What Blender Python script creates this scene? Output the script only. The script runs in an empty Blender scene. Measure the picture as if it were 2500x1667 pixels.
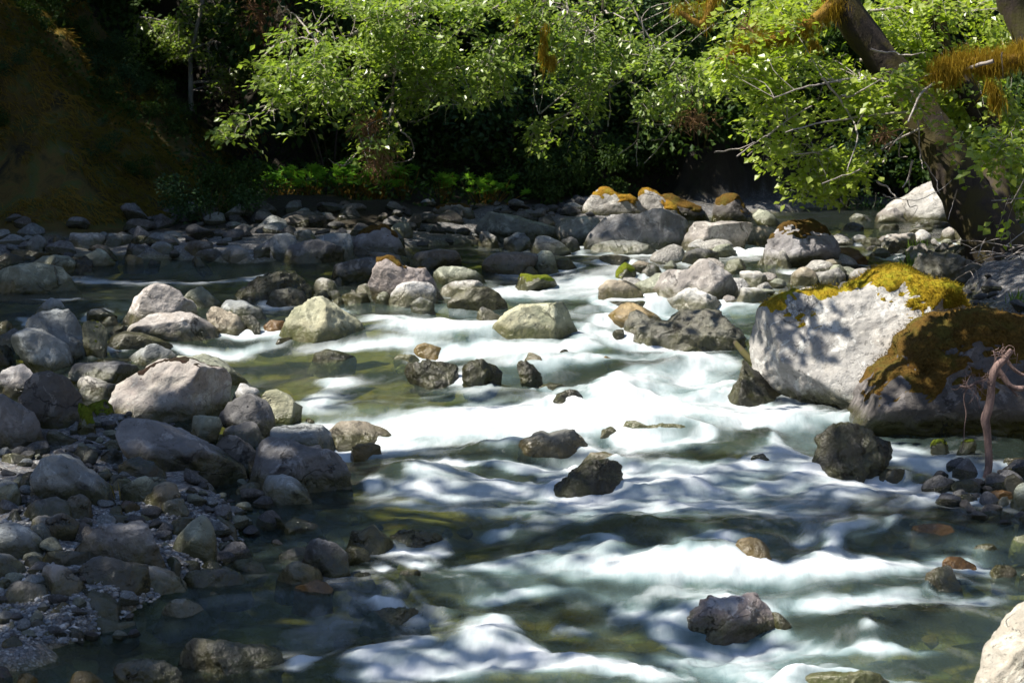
import bpy, math, random
import numpy as np
rng = np.random.default_rng(7); random.seed(7)
scene = bpy.context.scene
# ---------------------------------------------------------------- camera, sky, sun, exposure
FPX, CX, CY, HZ = 5000.0, 1250.0, 833.5, 300.0       # focal length and centre in pixels of the 2500 px photograph
CAMH = 2.5
PITCH = math.atan((CY - HZ) / FPX)
cam_d = bpy.data.cameras.new('camera'); cam = bpy.data.objects.new('camera', cam_d)
scene.collection.objects.link(cam); scene.camera = cam
cam.location = (0, 0, CAMH); cam.rotation_euler = (math.pi/2 - PITCH, 0, 0)
cam_d.lens = 72; cam_d.sensor_width = 36; cam_d.clip_start = 0.1; cam_d.clip_end = 500
cam_d.dof.use_dof = True; cam_d.dof.focus_distance = 14.0; cam_d.dof.aperture_fstop = 6.3
SUN = np.array([-0.56, -0.12, 0.82]); SUN /= np.linalg.norm(SUN)
world = bpy.data.worlds.new('World'); scene.world = world; world.use_nodes = True
wn = world.node_tree.nodes; wl = world.node_tree.links; wn.clear()
sky = wn.new('ShaderNodeTexSky'); sky.sky_type = 'NISHITA'; sky.sun_disc = False
sky.ozone_density = 3.0; sky.dust_density = 0.4; sky.sun_elevation = math.asin(SUN[2]); sky.sun_rotation = math.atan2(SUN[0], SUN[1])
bg = wn.new('ShaderNodeBackground'); bg.inputs['Strength'].default_value = 0.09
wo = wn.new('ShaderNodeOutputWorld')
wl.new(sky.outputs[0], bg.inputs[0]); wl.new(bg.outputs[0], wo.inputs[0])
sl = bpy.data.lights.new('sun', 'SUN'); sl.energy = 5.0; sl.angle = math.radians(0.5); sl.color = (1.0, 0.94, 0.83)
so = bpy.data.objects.new('sun', sl); scene.collection.objects.link(so)
from mathutils import Vector
so.rotation_euler = Vector(tuple(-SUN)).to_track_quat('-Z', 'Y').to_euler(); so.location = (-10, 5, 25)
scene.view_settings.view_transform = 'Standard'; scene.view_settings.look = 'None'
scene.view_settings.gamma = 1.0; scene.view_settings.use_curve_mapping = False
scene.view_settings.exposure = 1.08
scene.render.engine = 'CYCLES'
scene.cycles.use_denoising = True; scene.cycles.max_bounces = 8; scene.cycles.transparent_max_bounces = 12
scene.cycles.diffuse_bounces = 3; scene.cycles.glossy_bounces = 3; scene.cycles.transmission_bounces = 4
scene.cycles.caustics_reflective = False; scene.cycles.caustics_refractive = False
scene.cycles.sample_clamp_indirect = 6
# ---------------------------------------------------------------- helpers
def col(o): scene.collection.objects.link(o); return o
def ray(u, v):
    a = (u - CX) / FPX; b = (CY - v) / FPX
    return a, math.cos(PITCH) + b*math.sin(PITCH), -math.sin(PITCH) + b*math.cos(PITCH)
def at(u, v, Y):
    a, dy, dz = ray(u, v); t = Y/dy
    return np.array([a*t, Y, CAMH + dz*t])
def smooth(a, b, x):
    t = np.clip((x - a)/(b - a), 0, 1); return t*t*(3 - 2*t)
def _h(ix, iy, iz, s):
    n = (ix*374761393 + iy*668265263 + iz*2147483647 + s*974634777) & 0xffffffff
    n = ((n ^ (n >> 13))*1274126177) & 0xffffffff
    n = ((n ^ (n >> 16))*2246822519) & 0xffffffff
    return ((n ^ (n >> 15)) & 0xffffff)/float(0xffffff)
def vnoise(p, seed=0):                       # value noise in -1..1, p (N,3)
    p = np.asarray(p, dtype=np.float64); i = np.floor(p).astype(np.int64); f = p - i; f = f*f*f*(f*(f*6-15)+10)
    r = 0
    for dx in (0, 1):
        for dy in (0, 1):
            for dz in (0, 1):
                w = (f[:, 0] if dx else 1-f[:, 0])*(f[:, 1] if dy else 1-f[:, 1])*(f[:, 2] if dz else 1-f[:, 2])
                r = r + w*_h(i[:, 0]+dx, i[:, 1]+dy, i[:, 2]+dz, seed)
    return r*2-1
def fbm(p, seed=0, oct=4, gain=0.5):
    a, s, r = 1.0, 1.0, 0
    for k in range(oct):
        r = r + a*vnoise(np.asarray(p)*s + 17.3*k, seed+k); a *= gain; s *= 2.03
    return r
def P3(x, y, z=0.0):
    x = np.asarray(x, float).ravel(); y = np.asarray(y, float).ravel()
    return np.stack([x, y, np.full_like(x, z)], 1)
def mesh_np(name, V, F, mat=None, smooth_sh=True, attrs=None, parent=None, n=None):
    """V (N,3); F (M,k) array of tris or quads"""
    V = np.asarray(V, dtype=np.float32); F = np.asarray(F, dtype=np.int32); k = F.shape[1]
    me = bpy.data.meshes.new(name)
    me.vertices.add(len(V)); me.vertices.foreach_set('co', V.ravel())
    me.loops.add(F.size); me.loops.foreach_set('vertex_index', F.ravel())
    me.polygons.add(len(F)); me.polygons.foreach_set('loop_start', np.arange(0, F.size, k, dtype=np.int32))
    me.polygons.foreach_set('loop_total', np.full(len(F), k, dtype=np.int32))
    me.polygons.foreach_set('use_smooth', np.full(len(F), smooth_sh, dtype=bool))
    if attrs:
        for an, av in attrs.items():
            at_ = me.attributes.new(an, 'FLOAT', 'POINT'); at_.data.foreach_set('value', np.asarray(av, dtype=np.float32))
    me.update(); me.validate()
    if mat: me.materials.append(mat)
    o = bpy.data.objects.new(name, me); col(o)
    if parent: o.parent = parent
    return o
def tag(o, label=None, cat=None, group=None, kind=None):
    if label: o['label'] = label
    if cat: o['category'] = cat
    if group: o['group'] = group
    if kind: o['kind'] = kind
    return o
def empty(name, loc, label, cat, group=None):
    o = bpy.data.objects.new(name, None); o.location = tuple(float(c) for c in loc); col(o); o.empty_display_size = .1
    return tag(o, label, cat, group)
class TB:                                   # collects tubes
    def __init__(s): s.V = []; s.F = []; s.n = 0
    def tube(s, pts, r0, r1=None, sides=4, rough=0.0):
        pts = np.asarray(pts, float); m = len(pts); r1 = r0 if r1 is None else r1
        tan = np.gradient(pts, axis=0); tan /= (np.linalg.norm(tan, axis=1)[:, None] + 1e-9)
        ref = np.array([0.31, 0.92, 0.21]); A = np.cross(tan, ref); A /= (np.linalg.norm(A, axis=1)[:, None]+1e-9); B = np.cross(tan, A)
        rr = np.linspace(r0, r1, m) if np.isscalar(r0) else np.asarray(r0)
        th = np.linspace(0, 2*math.pi, sides, endpoint=False)
        R = rr[:, None]*np.ones(sides)[None]
        V = pts[:, None, :] + R[..., None]*(np.cos(th)[None, :, None]*A[:, None, :] + np.sin(th)[None, :, None]*B[:, None, :])
        V = V.reshape(-1, 3)
        if rough:
            c = np.repeat(pts, sides, 0); V = c + (V-c)*(1+rough*fbm(V*np.array([6, 6, 2.5]), 5, 3))[:, None]
        i = np.arange(m-1)[:, None]*sides; j = np.arange(sides)[None]; j2 = (j+1) % sides
        s.F.append((np.stack([i+j, i+j2, i+sides+j2, i+sides+j], -1).reshape(-1, 4)) + s.n); s.V.append(V); s.n += len(V)
    def build(s, name, mat, parent=None):
        if not s.V: return None
        V = np.concatenate(s.V)
        if parent is not None: V = V - np.array(parent.location)[None]
        return mesh_np(name, V, np.concatenate(s.F), mat, True, parent=parent)
def spline(pts, n):
    pts = np.asarray(pts, float); d = np.r_[0, np.cumsum(np.linalg.norm(np.diff(pts, axis=0), axis=1))]; d /= d[-1]
    t = np.linspace(0, 1, n); out = np.stack([np.interp(t, d, pts[:, k]) for k in range(3)], 1)
    for _ in range(2): out[1:-1] = (out[:-2] + 2*out[1:-1] + out[2:])/4
    return out
def leaf_mesh(P, D, N, size, asp=0.55, fold=0.25):
    """one folded leaf (two triangles) per row"""
    D = D/(np.linalg.norm(D, axis=1)[:, None]+1e-9); S = np.cross(D, N); S /= (np.linalg.norm(S, axis=1)[:, None]+1e-9); U = np.cross(S, D)
    s = np.asarray(size)[:, None]
    b = P; t = P + D*s; l = P + D*s*.45 - S*s*asp*.5 + U*s*fold*.4; r = P + D*s*.45 + S*s*asp*.5 + U*s*fold*.4
    V = np.stack([b, r, t, l], 1).reshape(-1, 3); n = len(P); i = np.arange(n)[:, None]*4
    F = np.concatenate([i+np.array([[0, 1, 2]]), i+np.array([[0, 2, 3]])])
    return V, F
def rdir(n, zb=0.0):
    d = rng.normal(size=(n, 3)); d[:, 2] += zb; return d/np.linalg.norm(d, axis=1)[:, None]
# ---------------------------------------------------------------- materials
class NT:
    def __init__(s, name):
        s.m = bpy.data.materials.new(name); s.m.use_nodes = True; s.t = s.m.node_tree; s.t.nodes.clear()
        s.out = s.n('ShaderNodeOutputMaterial')
    def n(s, t, **k):
        x = s.t.nodes.new(t)
        for a, b in k.items(): setattr(x, a, b)
        return x
    def l(s, a, b): s.t.links.new(a, b)
    def coord(s, kind='Object'): return s.n('ShaderNodeTexCoord').outputs[kind]
    def mapping(s, v, scale=(1, 1, 1), loc=(0, 0, 0), rot=(0, 0, 0)):
        m = s.n('ShaderNodeMapping'); s.l(v, m.inputs[0]); m.inputs['Scale'].default_value = scale; m.inputs['Location'].default_value = loc
        m.inputs['Rotation'].default_value = rot; return m.outputs[0]
    def noise(s, v, scale=5, detail=4, rough=.55, dist=0.0):
        x = s.n('ShaderNodeTexNoise'); s.l(v, x.inputs['Vector']); x.inputs['Scale'].default_value = scale
        x.inputs['Detail'].default_value = detail; x.inputs['Roughness'].default_value = rough; x.inputs['Distortion'].default_value = dist
        return x.outputs[0]
    def vor(s, v, scale=5, feature='F1', out=0, rand=1.0):
        x = s.n('ShaderNodeTexVoronoi', feature=feature); s.l(v, x.inputs['Vector']); x.inputs['Scale'].default_value = scale
        x.inputs['Randomness'].default_value = rand
        return x.outputs[out]
    def ramp(s, f, stops):
        r = s.n('ShaderNodeValToRGB'); s.l(f, r.inputs[0]); e = r.color_ramp.elements
        while len(e) < len(stops): e.new(0.5)
        for k, (p, c) in enumerate(stops):
            e[k].position = p; e[k].color = (c if len(c) == 4 else (*c, 1)) if not isinstance(c, (int, float)) else (c, c, c, 1)
        return r.outputs[0]
    def rng(s, f, a, b, c=0., d=1., sm=True):
        r = s.n('ShaderNodeMapRange', interpolation_type='SMOOTHSTEP' if sm else 'LINEAR'); s.l(f, r.inputs[0])
        for i, q in enumerate((a, b, c, d)): r.inputs[i+1].default_value = q
        return r.outputs[0]
    def math(s, op, a, b=None, c=None, clamp=False):
        m = s.n('ShaderNodeMath', operation=op, use_clamp=clamp)
        for i, q in enumerate((a, b, c)):
            if q is None: continue
            if isinstance(q, (int, float)): m.inputs[i].default_value = q
            else: s.l(q, m.inputs[i])
        return m.outputs[0]
    def mix(s, f, a, b, mode='MIX'):
        m = s.n('ShaderNodeMix', data_type='RGBA', blend_type=mode)
        for i, q in ((0, f), (6, a), (7, b)):
            if isinstance(q, (int, float)): m.inputs[i].default_value = q
            elif isinstance(q, tuple): m.inputs[i].default_value = (*q, 1) if len(q) == 3 else q
            else: s.l(q, m.inputs[i])
        return m.outputs[2]
    def bump(s, h, strength=.5, dist=.02, normal=None):
        b = s.n('ShaderNodeBump'); s.l(h, b.inputs['Height']); b.inputs['Strength'].default_value = strength; b.inputs['Distance'].default_value = dist
        if normal is not None: s.l(normal, b.inputs['Normal'])
        return b.outputs[0]
    def principled(s, color, rough=.8, normal=None, spec=.5):
        p = s.n('ShaderNodeBsdfPrincipled')
        for k, q in (('Base Color', color), ('Roughness', rough), ('Specular IOR Level', spec)):
            if isinstance(q, (int, float)): p.inputs[k].default_value = q
            elif isinstance(q, tuple): p.inputs[k].default_value = (*q, 1)
            else: s.l(q, p.inputs[k])
        if normal is not None: s.l(normal, p.inputs['Normal'])
        return p.outputs[0]
    def done(s, sh): s.l(sh, s.out.inputs[0]); return s.m
def rock_mat(name, c1, c2, speck=(.03, .028, .025), wet=0.10, rough=.85, moss=None, moss_amt=0.0, mossx=0.0, mossz=.12, gloss=0.0, bumpd=.03, alg=(.045, .045, .012)):
    """c1,c2 stone colours; wet: metres above the object's own waterline that stay wet; moss: colour of the moss on upward faces"""
    t = NT(name); o = t.coord('Object'); info = t.n('ShaderNodeObjectInfo')
    vadd = t.n('ShaderNodeVectorMath', operation='ADD'); t.l(o, vadd.inputs[0])
    cmb = t.n('ShaderNodeCombineXYZ'); rs = t.math('MULTIPLY', info.outputs['Random'], 40.0)
    for i in range(3): t.l(rs, cmb.inputs[i])
    t.l(cmb.outputs[0], vadd.inputs[1]); v = vadd.outputs[0]
    big = t.noise(v, 2.2, 5, .6, .4); mid = t.noise(v, 9, 6, .65, .3); fine = t.noise(v, 60, 4, .7)
    c = t.mix(t.rng(big, .38, .64), c1, c2)
    c = t.mix(t.rng(mid, .3, .7, .0, .55), c, tuple(x*.55 for x in c2))
    pale = tuple(min(.6, x*1.35+.04) for x in c1)
    lich = t.noise(v, 5.5, 7, .72, .8)
    c = t.mix(t.rng(lich, .53, .585, 0, .7), c, pale)
    c = t.mix(t.rng(t.noise(v, 3.4, 6, .7, 1.2), .55, .62, 0, .6), c, tuple(x*.45 for x in c2))
    c = t.mix(t.rng(t.noise(v, 1.7, 5, .65, .5), .52, .66, 0, .4), c, (c1[0]*.9, c1[1]*.80, c1[2]*.68))
    spk = t.rng(t.noise(v, 22, 6, .8), .575, .64, 0, .8)
    c = t.mix(spk, c, speck)
    c = t.mix(t.rng(fine, .3, .7, 0, .35), c, tuple(x*.5 for x in c1))
    pit = t.vor(v, 14, 'F1'); wv = t.n('ShaderNodeVectorMath', operation='ADD'); wc = t.n('ShaderNodeCombineXYZ'); wq = t.math('MULTIPLY', mid, .45); t.l(wq, wc.inputs[0]); t.l(t.math('MULTIPLY', big, .6), wc.inputs[2]); t.l(v, wv.inputs[0]); t.l(wc.outputs[0], wv.inputs[1]); crack = t.rng(t.vor(t.mapping(wv.outputs[0], (1.2, 1.0, 2.2)), 1.7, 'DISTANCE_TO_EDGE'), 0.0, .022, 1, 0)
    crn = t.math('MULTIPLY', crack, t.rng(big, .55, .62))
    c = t.mix(t.math('MULTIPLY', crn, .35), c, (.02, .018, .015))
    hv = t.n('ShaderNodeHueSaturation'); hv.inputs['Saturation'].default_value = .8; t.l(c, hv.inputs['Color']); t.l(t.rng(info.outputs['Random'], 0, 1, .78, 1.2, False), hv.inputs['Value'])
    c = hv.outputs[0]
    sep = t.n('ShaderNodeSeparateXYZ'); t.l(o, sep.inputs[0]); z = sep.outputs[2]
    zz = t.math('ADD', z, t.math('MULTIPLY', t.math('SUBTRACT', mid, .5), .16))
    wetf = t.rng(zz, wet*.6, wet*1.5, 1, 0)
    if gloss: wetf = t.math('MAXIMUM', wetf, t.rng(mid, .25, .6, gloss*.55, gloss))
    dk = t.mix(1.0, c, (.36, .35, .27), 'MULTIPLY')
    dk = t.mix(t.rng(lich, .42, .58, .15, .7), dk, alg)
    c = t.mix(wetf, c, dk)
    rgh = t.math('SUBTRACT', rough, t.math('MULTIPLY', wetf, rough-.17))
    h = t.math('ADD', t.math('MULTIPLY', mid, 1.0), t.math('MULTIPLY', fine, .16))
    h = t.math('SUBTRACT', h, t.math('MULTIPLY', crn, .8))
    h = t.math('ADD', h, t.math('MULTIPLY', pit, .35))
    if moss:
        g = t.n('ShaderNodeNewGeometry'); sp = t.n('ShaderNodeSeparateXYZ'); t.l(g.outputs['Normal'], sp.inputs[0])
        mf = t.math('ADD', t.math('MULTIPLY', sp.outputs[2], .55), t.math('MULTIPLY', t.noise(v, 4.0, 6, .7), .9))
        mf = t.math('ADD', mf, t.math('MULTIPLY', z, mossz))
        if mossx: mf = t.math('ADD', mf, t.math('MULTIPLY', sep.outputs[0], mossx))
        th = 1.15 - moss_amt
        mf = t.rng(mf, th, th+.07)
        mn = t.noise(v, 45, 5, .7); mb = t.noise(v, 5, 4, .6)
        mc = t.mix(t.rng(mn, .3, .7), tuple(x*.45 for x in moss), moss)
        mc = t.mix(t.rng(mb, .5, .68, 0, .6), mc, (moss[0]*.75, moss[1]*1.05, moss[2]*.8))
        c = t.mix(mf, c, mc)
        h = t.math('ADD', h, t.math('MULTIPLY', mf, t.math('ADD', .8, t.math('MULTIPLY', mn, 1.3))))
        rgh = t.math('MAXIMUM', rgh, mf)
    return t.done(t.principled(c, rgh, t.bump(h, .9, bumpd), .45))
def leaf_mat(name, c1, c2, trans=.45, rough=.42, spec=.5, tcol=None):
    t = NT(name); a = t.n('ShaderNodeAttribute', attribute_name='rnd'); r = a.outputs['Fac']
    c = t.mix(r, c1, c2)
    p = t.principled(c, rough, None, spec)
    tr = t.n('ShaderNodeBsdfTranslucent')
    tc = t.mix(r, tcol[0], tcol[1]) if tcol else t.mix(1., c, (1.5, 1.6, .7), 'MULTIPLY')
    t.l(tc, tr.inputs[0]); m = t.n('ShaderNodeMixShader'); m.inputs[0].default_value = trans
    t.l(p, m.inputs[1]); t.l(tr.outputs[0], m.inputs[2]); return t.done(m.outputs[0])
def bark_mat(name, c1, c2, sc=8, stretch=.25, moss=None):
    t = NT(name); o = t.coord('Object'); v = t.mapping(o, (1, 1, stretch))
    n1 = t.noise(v, sc, 6, .65, .5); n2 = t.noise(o, sc*5, 4, .6)
    c = t.mix(t.rng(n1, .35, .65), c1, c2); c = t.mix(t.rng(n2, .35, .7, 0, .4), c, tuple(x*.4 for x in c1))
    if moss:
        c = t.mix(t.rng(t.noise(o, 2.5, 5, .7), .42, .55), c, moss)
    h = t.math('ADD', n1, t.math('MULTIPLY', n2, .3))
    return t.done(t.principled(c, .85, t.bump(h, .8, .02), .3))
MR = {
 'pale':   rock_mat('rock_pale_grey', (.38, .365, .335), (.27, .255, .235)),
 'white':  rock_mat('rock_whitish', (.50, .485, .46), (.38, .365, .345)),
 'pink':   rock_mat('rock_pinkish', (.43, .385, .35), (.28, .25, .23)),
 'green':  rock_mat('rock_green_grey', (.33, .345, .25), (.22, .24, .17)),
 'yellow': rock_mat('rock_yellow_green', (.40, .39, .25), (.24, .25, .14), alg=(.05, .06, .012)),
 'blue':   rock_mat('rock_blue_grey', (.275, .295, .295), (.175, .19, .195)),
 'purple': rock_mat('rock_purple_grey', (.205, .198, .20), (.12, .115, .116)),
 'brown':  rock_mat('rock_brown', (.185, .16, .135), (.105, .093, .082)),
 'tan':    rock_mat('rock_tan', (.36, .30, .21), (.22, .18, .12)),
 'dark':   rock_mat('rock_dark_wet', (.055, .05, .04), (.03, .027, .023), gloss=.95, bumpd=.045),
 'slate':  rock_mat('rock_dark_slate', (.12, .12, .125), (.07, .07, .072)),
 'olive':  rock_mat('rock_olive_wet', (.16, .145, .075), (.085, .08, .04), gloss=.7),
 'gold':   rock_mat('rock_golden_wet', (.34, .235, .08), (.22, .15, .045), gloss=.45, alg=(.12, .08, .015)),
 'orange': rock_mat('rock_orange_wet', (.32, .16, .045), (.20, .10, .03), gloss=.5, alg=(.12, .06, .012)),
 'red':    rock_mat('rock_maroon', (.20, .085, .085), (.12, .06, .06)),
 'wet':    rock_mat('rock_wet_mottled', (.24, .235, .215), (.12, .115, .095), gloss=.75, bumpd=.045),
 'palemoss': rock_mat('rock_great_pale', (.44, .42, .385), (.25, .238, .225)),
 'goldmoss': rock_mat('rock_far_pale', (.40, .38, .35), (.26, .24, .22)),
 'brownmoss': rock_mat('rock_grey_lavender', (.30, .285, .29), (.20, .185, .19)),
 'heavymoss': rock_mat('rock_dark_brown', (.105, .09, .084), (.06, .052, .048)),
 'greenmoss': rock_mat('rock_olive_mossy', (.17, .17, .10), (.10, .10, .055), gloss=.3),
 'capmoss': rock_mat('rock_pink_block', (.42, .35, .32), (.28, .23, .21)),
}

def moss_mat(name, c):
    t = NT(name); o = t.coord('Object'); n1 = t.noise(o, 6, 5, .65); n2 = t.noise(o, 55, 5, .75); n3 = t.noise(o, 17, 5, .7)
    k = t.mix(t.rng(n2, .3, .7), tuple(x*.38 for x in c), c); k = t.mix(t.rng(n1, .45, .65, 0, .7), k, (c[0]*.62, c[1]*.95, c[2]*.9)); k = t.mix(t.rng(n3, .56, .66, 0, .6), k, (c[0]*.5, c[1]*.36, c[2]*.5))
    return t.done(t.principled(k, .95, t.bump(t.math('ADD', n2, n3), 1.0, .02), .1))
MOSSM = dict(palemoss=moss_mat('moss_golden', (.42, .29, .022)), goldmoss=moss_mat('moss_far_golden', (.36, .20, .025)), brownmoss=moss_mat('moss_brown', (.13, .075, .02)),
             heavymoss=moss_mat('moss_rusty', (.155, .09, .02)), greenmoss=moss_mat('moss_green', (.17, .20, .02)), capmoss=moss_mat('moss_cap', (.15, .085, .018)), palestone=moss_mat('lichen_dark', (.055, .035, .025)))
# weights: upward normal, noise, across, height, threshold; thickness in metres
MOSSW = dict(palemoss=(.45, .30, .36, .55, .69, .032), goldmoss=(.5, .3, .22, .4, .50, .035), brownmoss=(.45, .22, 0, .65, .79, .03), heavymoss=(.5, .26, 0, .5, .50, .035), greenmoss=(.5, .3, 0, .3, .42, .015), capmoss=(.4, .2, -.15, .9, 1.08, .035), palestone=(.4, .3, 0, .75, 1.0, .007))
def vnormals(V, F):
    n = np.cross(V[F[:, 1]]-V[F[:, 0]], V[F[:, 2]]-V[F[:, 0]]); o = np.zeros_like(V)
    for k in range(3): np.add.at(o, F[:, k], n)
    return o/(np.linalg.norm(o, axis=1)[:, None]+1e-9)
# ---------------------------------------------------------------- water level and terrain
WY = [-10, 9.6, 10.15, 11.0, 11.5, 12.9, 13.9, 15.2, 16.2, 17.0, 17.8, 19.5, 20.5, 24, 25, 32, 45, 60, 120]
WZ = [-.02, .0, .13, .15, .27, .30, .50, .55, .78, .80, .93, .95, 1.10, 1.12, 1.20, 1.30, 1.38, 1.4, 1.4]
def W(x, y):
    x = np.asarray(x, float); y = np.asarray(y, float)
    yy = y + .10*x + .16*np.sin(1.7*x + .5*y) + .10*np.sin(3.9*x - .8*y + 1.0)
    return np.interp(yy, WY, WZ)
def hitW(u, v, f=None):
    f = f or W
    a, dy, dz = ray(u, v); Y = np.linspace(6.5, 75, 1600)
    z = CAMH + dz*Y/dy; d = z - f(a*Y/dy, Y); k = np.argmax(d <= 0)
    if d[k] > 0: k = len(Y)-1
    if k == 0: return np.array([a*Y[0]/dy, Y[0], z[0]])
    q = d[k-1]/(d[k-1]-d[k]); yy = Y[k-1] + q*(Y[k]-Y[k-1])
    return np.array([a*yy/dy, yy, CAMH + dz*yy/dy])
_L = np.array([hitW(*p) for p in [(120, 1640), (210, 1560), (330, 1500), (400, 1450), (540, 1400), (600, 1330), (560, 1260), (510, 1190), (560, 1130), (330, 1060), (120, 1010), (-60, 960)]])
_L = _L[np.argsort(_L[:, 1])]
_R = np.array([hitW(*p) for p in [(2650, 1500), (2560, 1300), (2470, 1200), (2480, 1100), (2600, 1000), (2600, 880), (2420, 790), (2330, 730), (2290, 660), (2300, 600), (2420, 560), (2600, 530)]])
_R = _R[np.argsort(_R[:, 1])]
_B = np.array([hitW(*p) for p in [(-400, 640), (0, 632), (300, 632), (640, 636), (900, 625), (1150, 592), (1400, 560), (1650, 545), (1900, 520), (2050, 505), (2300, 500), (2700, 500)]])
def farY(x): return np.interp(x, _B[:, 0], _B[:, 1])
def G(x, y):
    x = np.asarray(x, float); y = np.asarray(y, float); w = W(x, y)
    p = P3(x*1.1, y*1.1); n = fbm(p, 3, 4).reshape(x.shape)
    bed = -.26 + .07*n
    e = np.interp(y, _L[:, 1], _L[:, 0], left=-6, right=-6)
    gl = smooth(-.25, .25, e - x + .12*n)*(y < 15.6)*smooth(8.6, 9.4, y)
    left = gl*(.33 + .05*np.clip(e - x, 0, 3))
    xr = np.interp(y, _R[:, 1], _R[:, 0], left=3.4, right=9)
    right = smooth(-.25, .45, x - xr + .1*n)*(.34 + .25*np.clip(x - xr, 0, 6))
    yb = farY(x); dY = y - yb
    far = smooth(-.4, .5, dY + .3*n)*.30 + .05*np.clip(dY, 0, 8)
    yh = 28.6 + 3.0*smooth(-3.0, -4.6, x) + .04*(x+5)**2*(x < -5) + np.where(x > 3, .9*(x-3), 0)
    hill = .85*np.clip(y - yh - 1.5*n*.6, 0, 30)**1.0
    hill = np.where(hill > 14, 14 + .25*(hill-14), hill)
    spur = np.clip(-4.15 - x + .3*n, 0, 6)*.92*smooth(23.6, 27.0, y + .5*n)
    side = 2.2*smooth(0, 3.5, np.abs(x) - (.30*np.clip(y, 2, 80) + 1.0))+ .8*np.clip(np.abs(x) - (.30*np.clip(y, 2, 80) + 4.5), 0, 20)
    return w + bed + np.maximum.reduce([left, right, far]) + np.maximum(hill, spur) + side + .02*n
def GW(x, y): return np.maximum(G(x, y), W(x, y))
def hit(u, v): return hitW(u, v, GW)
def grid(xs, ys, zf):
    X, Y = np.meshgrid(xs, ys); Z = zf(X, Y); V = np.stack([X.ravel(), Y.ravel(), Z.ravel()], 1)
    nx, ny = len(xs), len(ys); i = (np.arange(ny-1)[:, None]*nx + np.arange(nx-1)[None]).ravel()
    return V, np.stack([i, i+1, i+nx+1, i+nx], 1)
t = NT('ground_gravel_and_moss'); o = t.coord('Object')
vc = t.vor(o, 60, 'F1', 1); vb = t.vor(o, 7.5, 'F1', 1); vbd = t.vor(o, 7.5, 'F1', 0)
sx = t.n('ShaderNodeSeparateColor'); t.l(vc, sx.inputs[0]); sb = t.n('ShaderNodeSeparateColor'); t.l(vb, sb.inputs[0])
peb = t.ramp(sx.outputs[0], [(0, (.07, .075, .08)), (.35, (.16, .165, .175)), (.6, (.20, .17, .15)), (.85, (.27, .28, .29)), (1, (.36, .35, .33))])
bedc = t.ramp(sb.outputs[0], [(0, (.12, .11, .045)), (.35, (.20, .185, .07)), (.6, (.26, .21, .08)), (.85, (.16, .17, .07)), (1, (.32, .28, .14))])
at_f = t.n('ShaderNodeAttribute', attribute_name='wet').outputs['Fac']; at_s = t.n('ShaderNodeAttribute', attribute_name='soil').outputs['Fac']
at_m = t.n('ShaderNodeAttribute', attribute_name='spur').outputs['Fac']
sh = t.rng(t.vor(o, 60, 'DISTANCE_TO_EDGE', 0), 0, .1, .5, 1); shb = t.rng(t.vor(o, 7.5, 'DISTANCE_TO_EDGE', 0), 0, .05, .75, 1)
c = t.mix(at_f, t.mix(1., peb, sh, 'MULTIPLY'), t.mix(1., bedc, shb, 'MULTIPLY'))
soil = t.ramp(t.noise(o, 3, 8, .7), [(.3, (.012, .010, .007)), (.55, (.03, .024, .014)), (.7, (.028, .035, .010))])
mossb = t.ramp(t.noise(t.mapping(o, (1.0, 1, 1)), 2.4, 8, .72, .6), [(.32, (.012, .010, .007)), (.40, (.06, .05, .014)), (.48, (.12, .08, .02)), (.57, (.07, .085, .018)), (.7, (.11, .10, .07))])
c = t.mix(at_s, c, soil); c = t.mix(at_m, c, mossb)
hh = t.math('ADD', t.math('MULTIPLY', sh, .5), t.math('MULTIPLY', t.noise(o, 8, 6, .7), 1.4))
ground_mat = t.done(t.principled(c, .8, t.bump(hh, .8, .03), .3))
xs = np.r_[np.linspace(-70, -14, 15)[:-1], np.linspace(-14, 14, 330), np.linspace(14, 70, 15)[1:]]
ys = np.r_[np.linspace(-25, 7, 17)[:-1], np.linspace(7, 18, 150)[:-1], np.linspace(18, 40, 170)[:-1], np.linspace(40, 110, 25)]
V, F = grid(xs, ys, G)
wl_ = W(V[:, 0], V[:, 1]); dpt = V[:, 2] - wl_
dyb = V[:, 1] - farY(V[:, 0])
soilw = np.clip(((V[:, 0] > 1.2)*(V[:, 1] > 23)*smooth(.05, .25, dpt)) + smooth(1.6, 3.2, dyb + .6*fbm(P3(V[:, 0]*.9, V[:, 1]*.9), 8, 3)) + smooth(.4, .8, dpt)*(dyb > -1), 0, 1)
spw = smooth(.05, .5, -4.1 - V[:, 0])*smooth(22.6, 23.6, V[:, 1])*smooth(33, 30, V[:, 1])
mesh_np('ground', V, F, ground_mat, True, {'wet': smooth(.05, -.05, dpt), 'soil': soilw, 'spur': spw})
bpy.data.objects['ground']['kind'] = 'structure'
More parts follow.
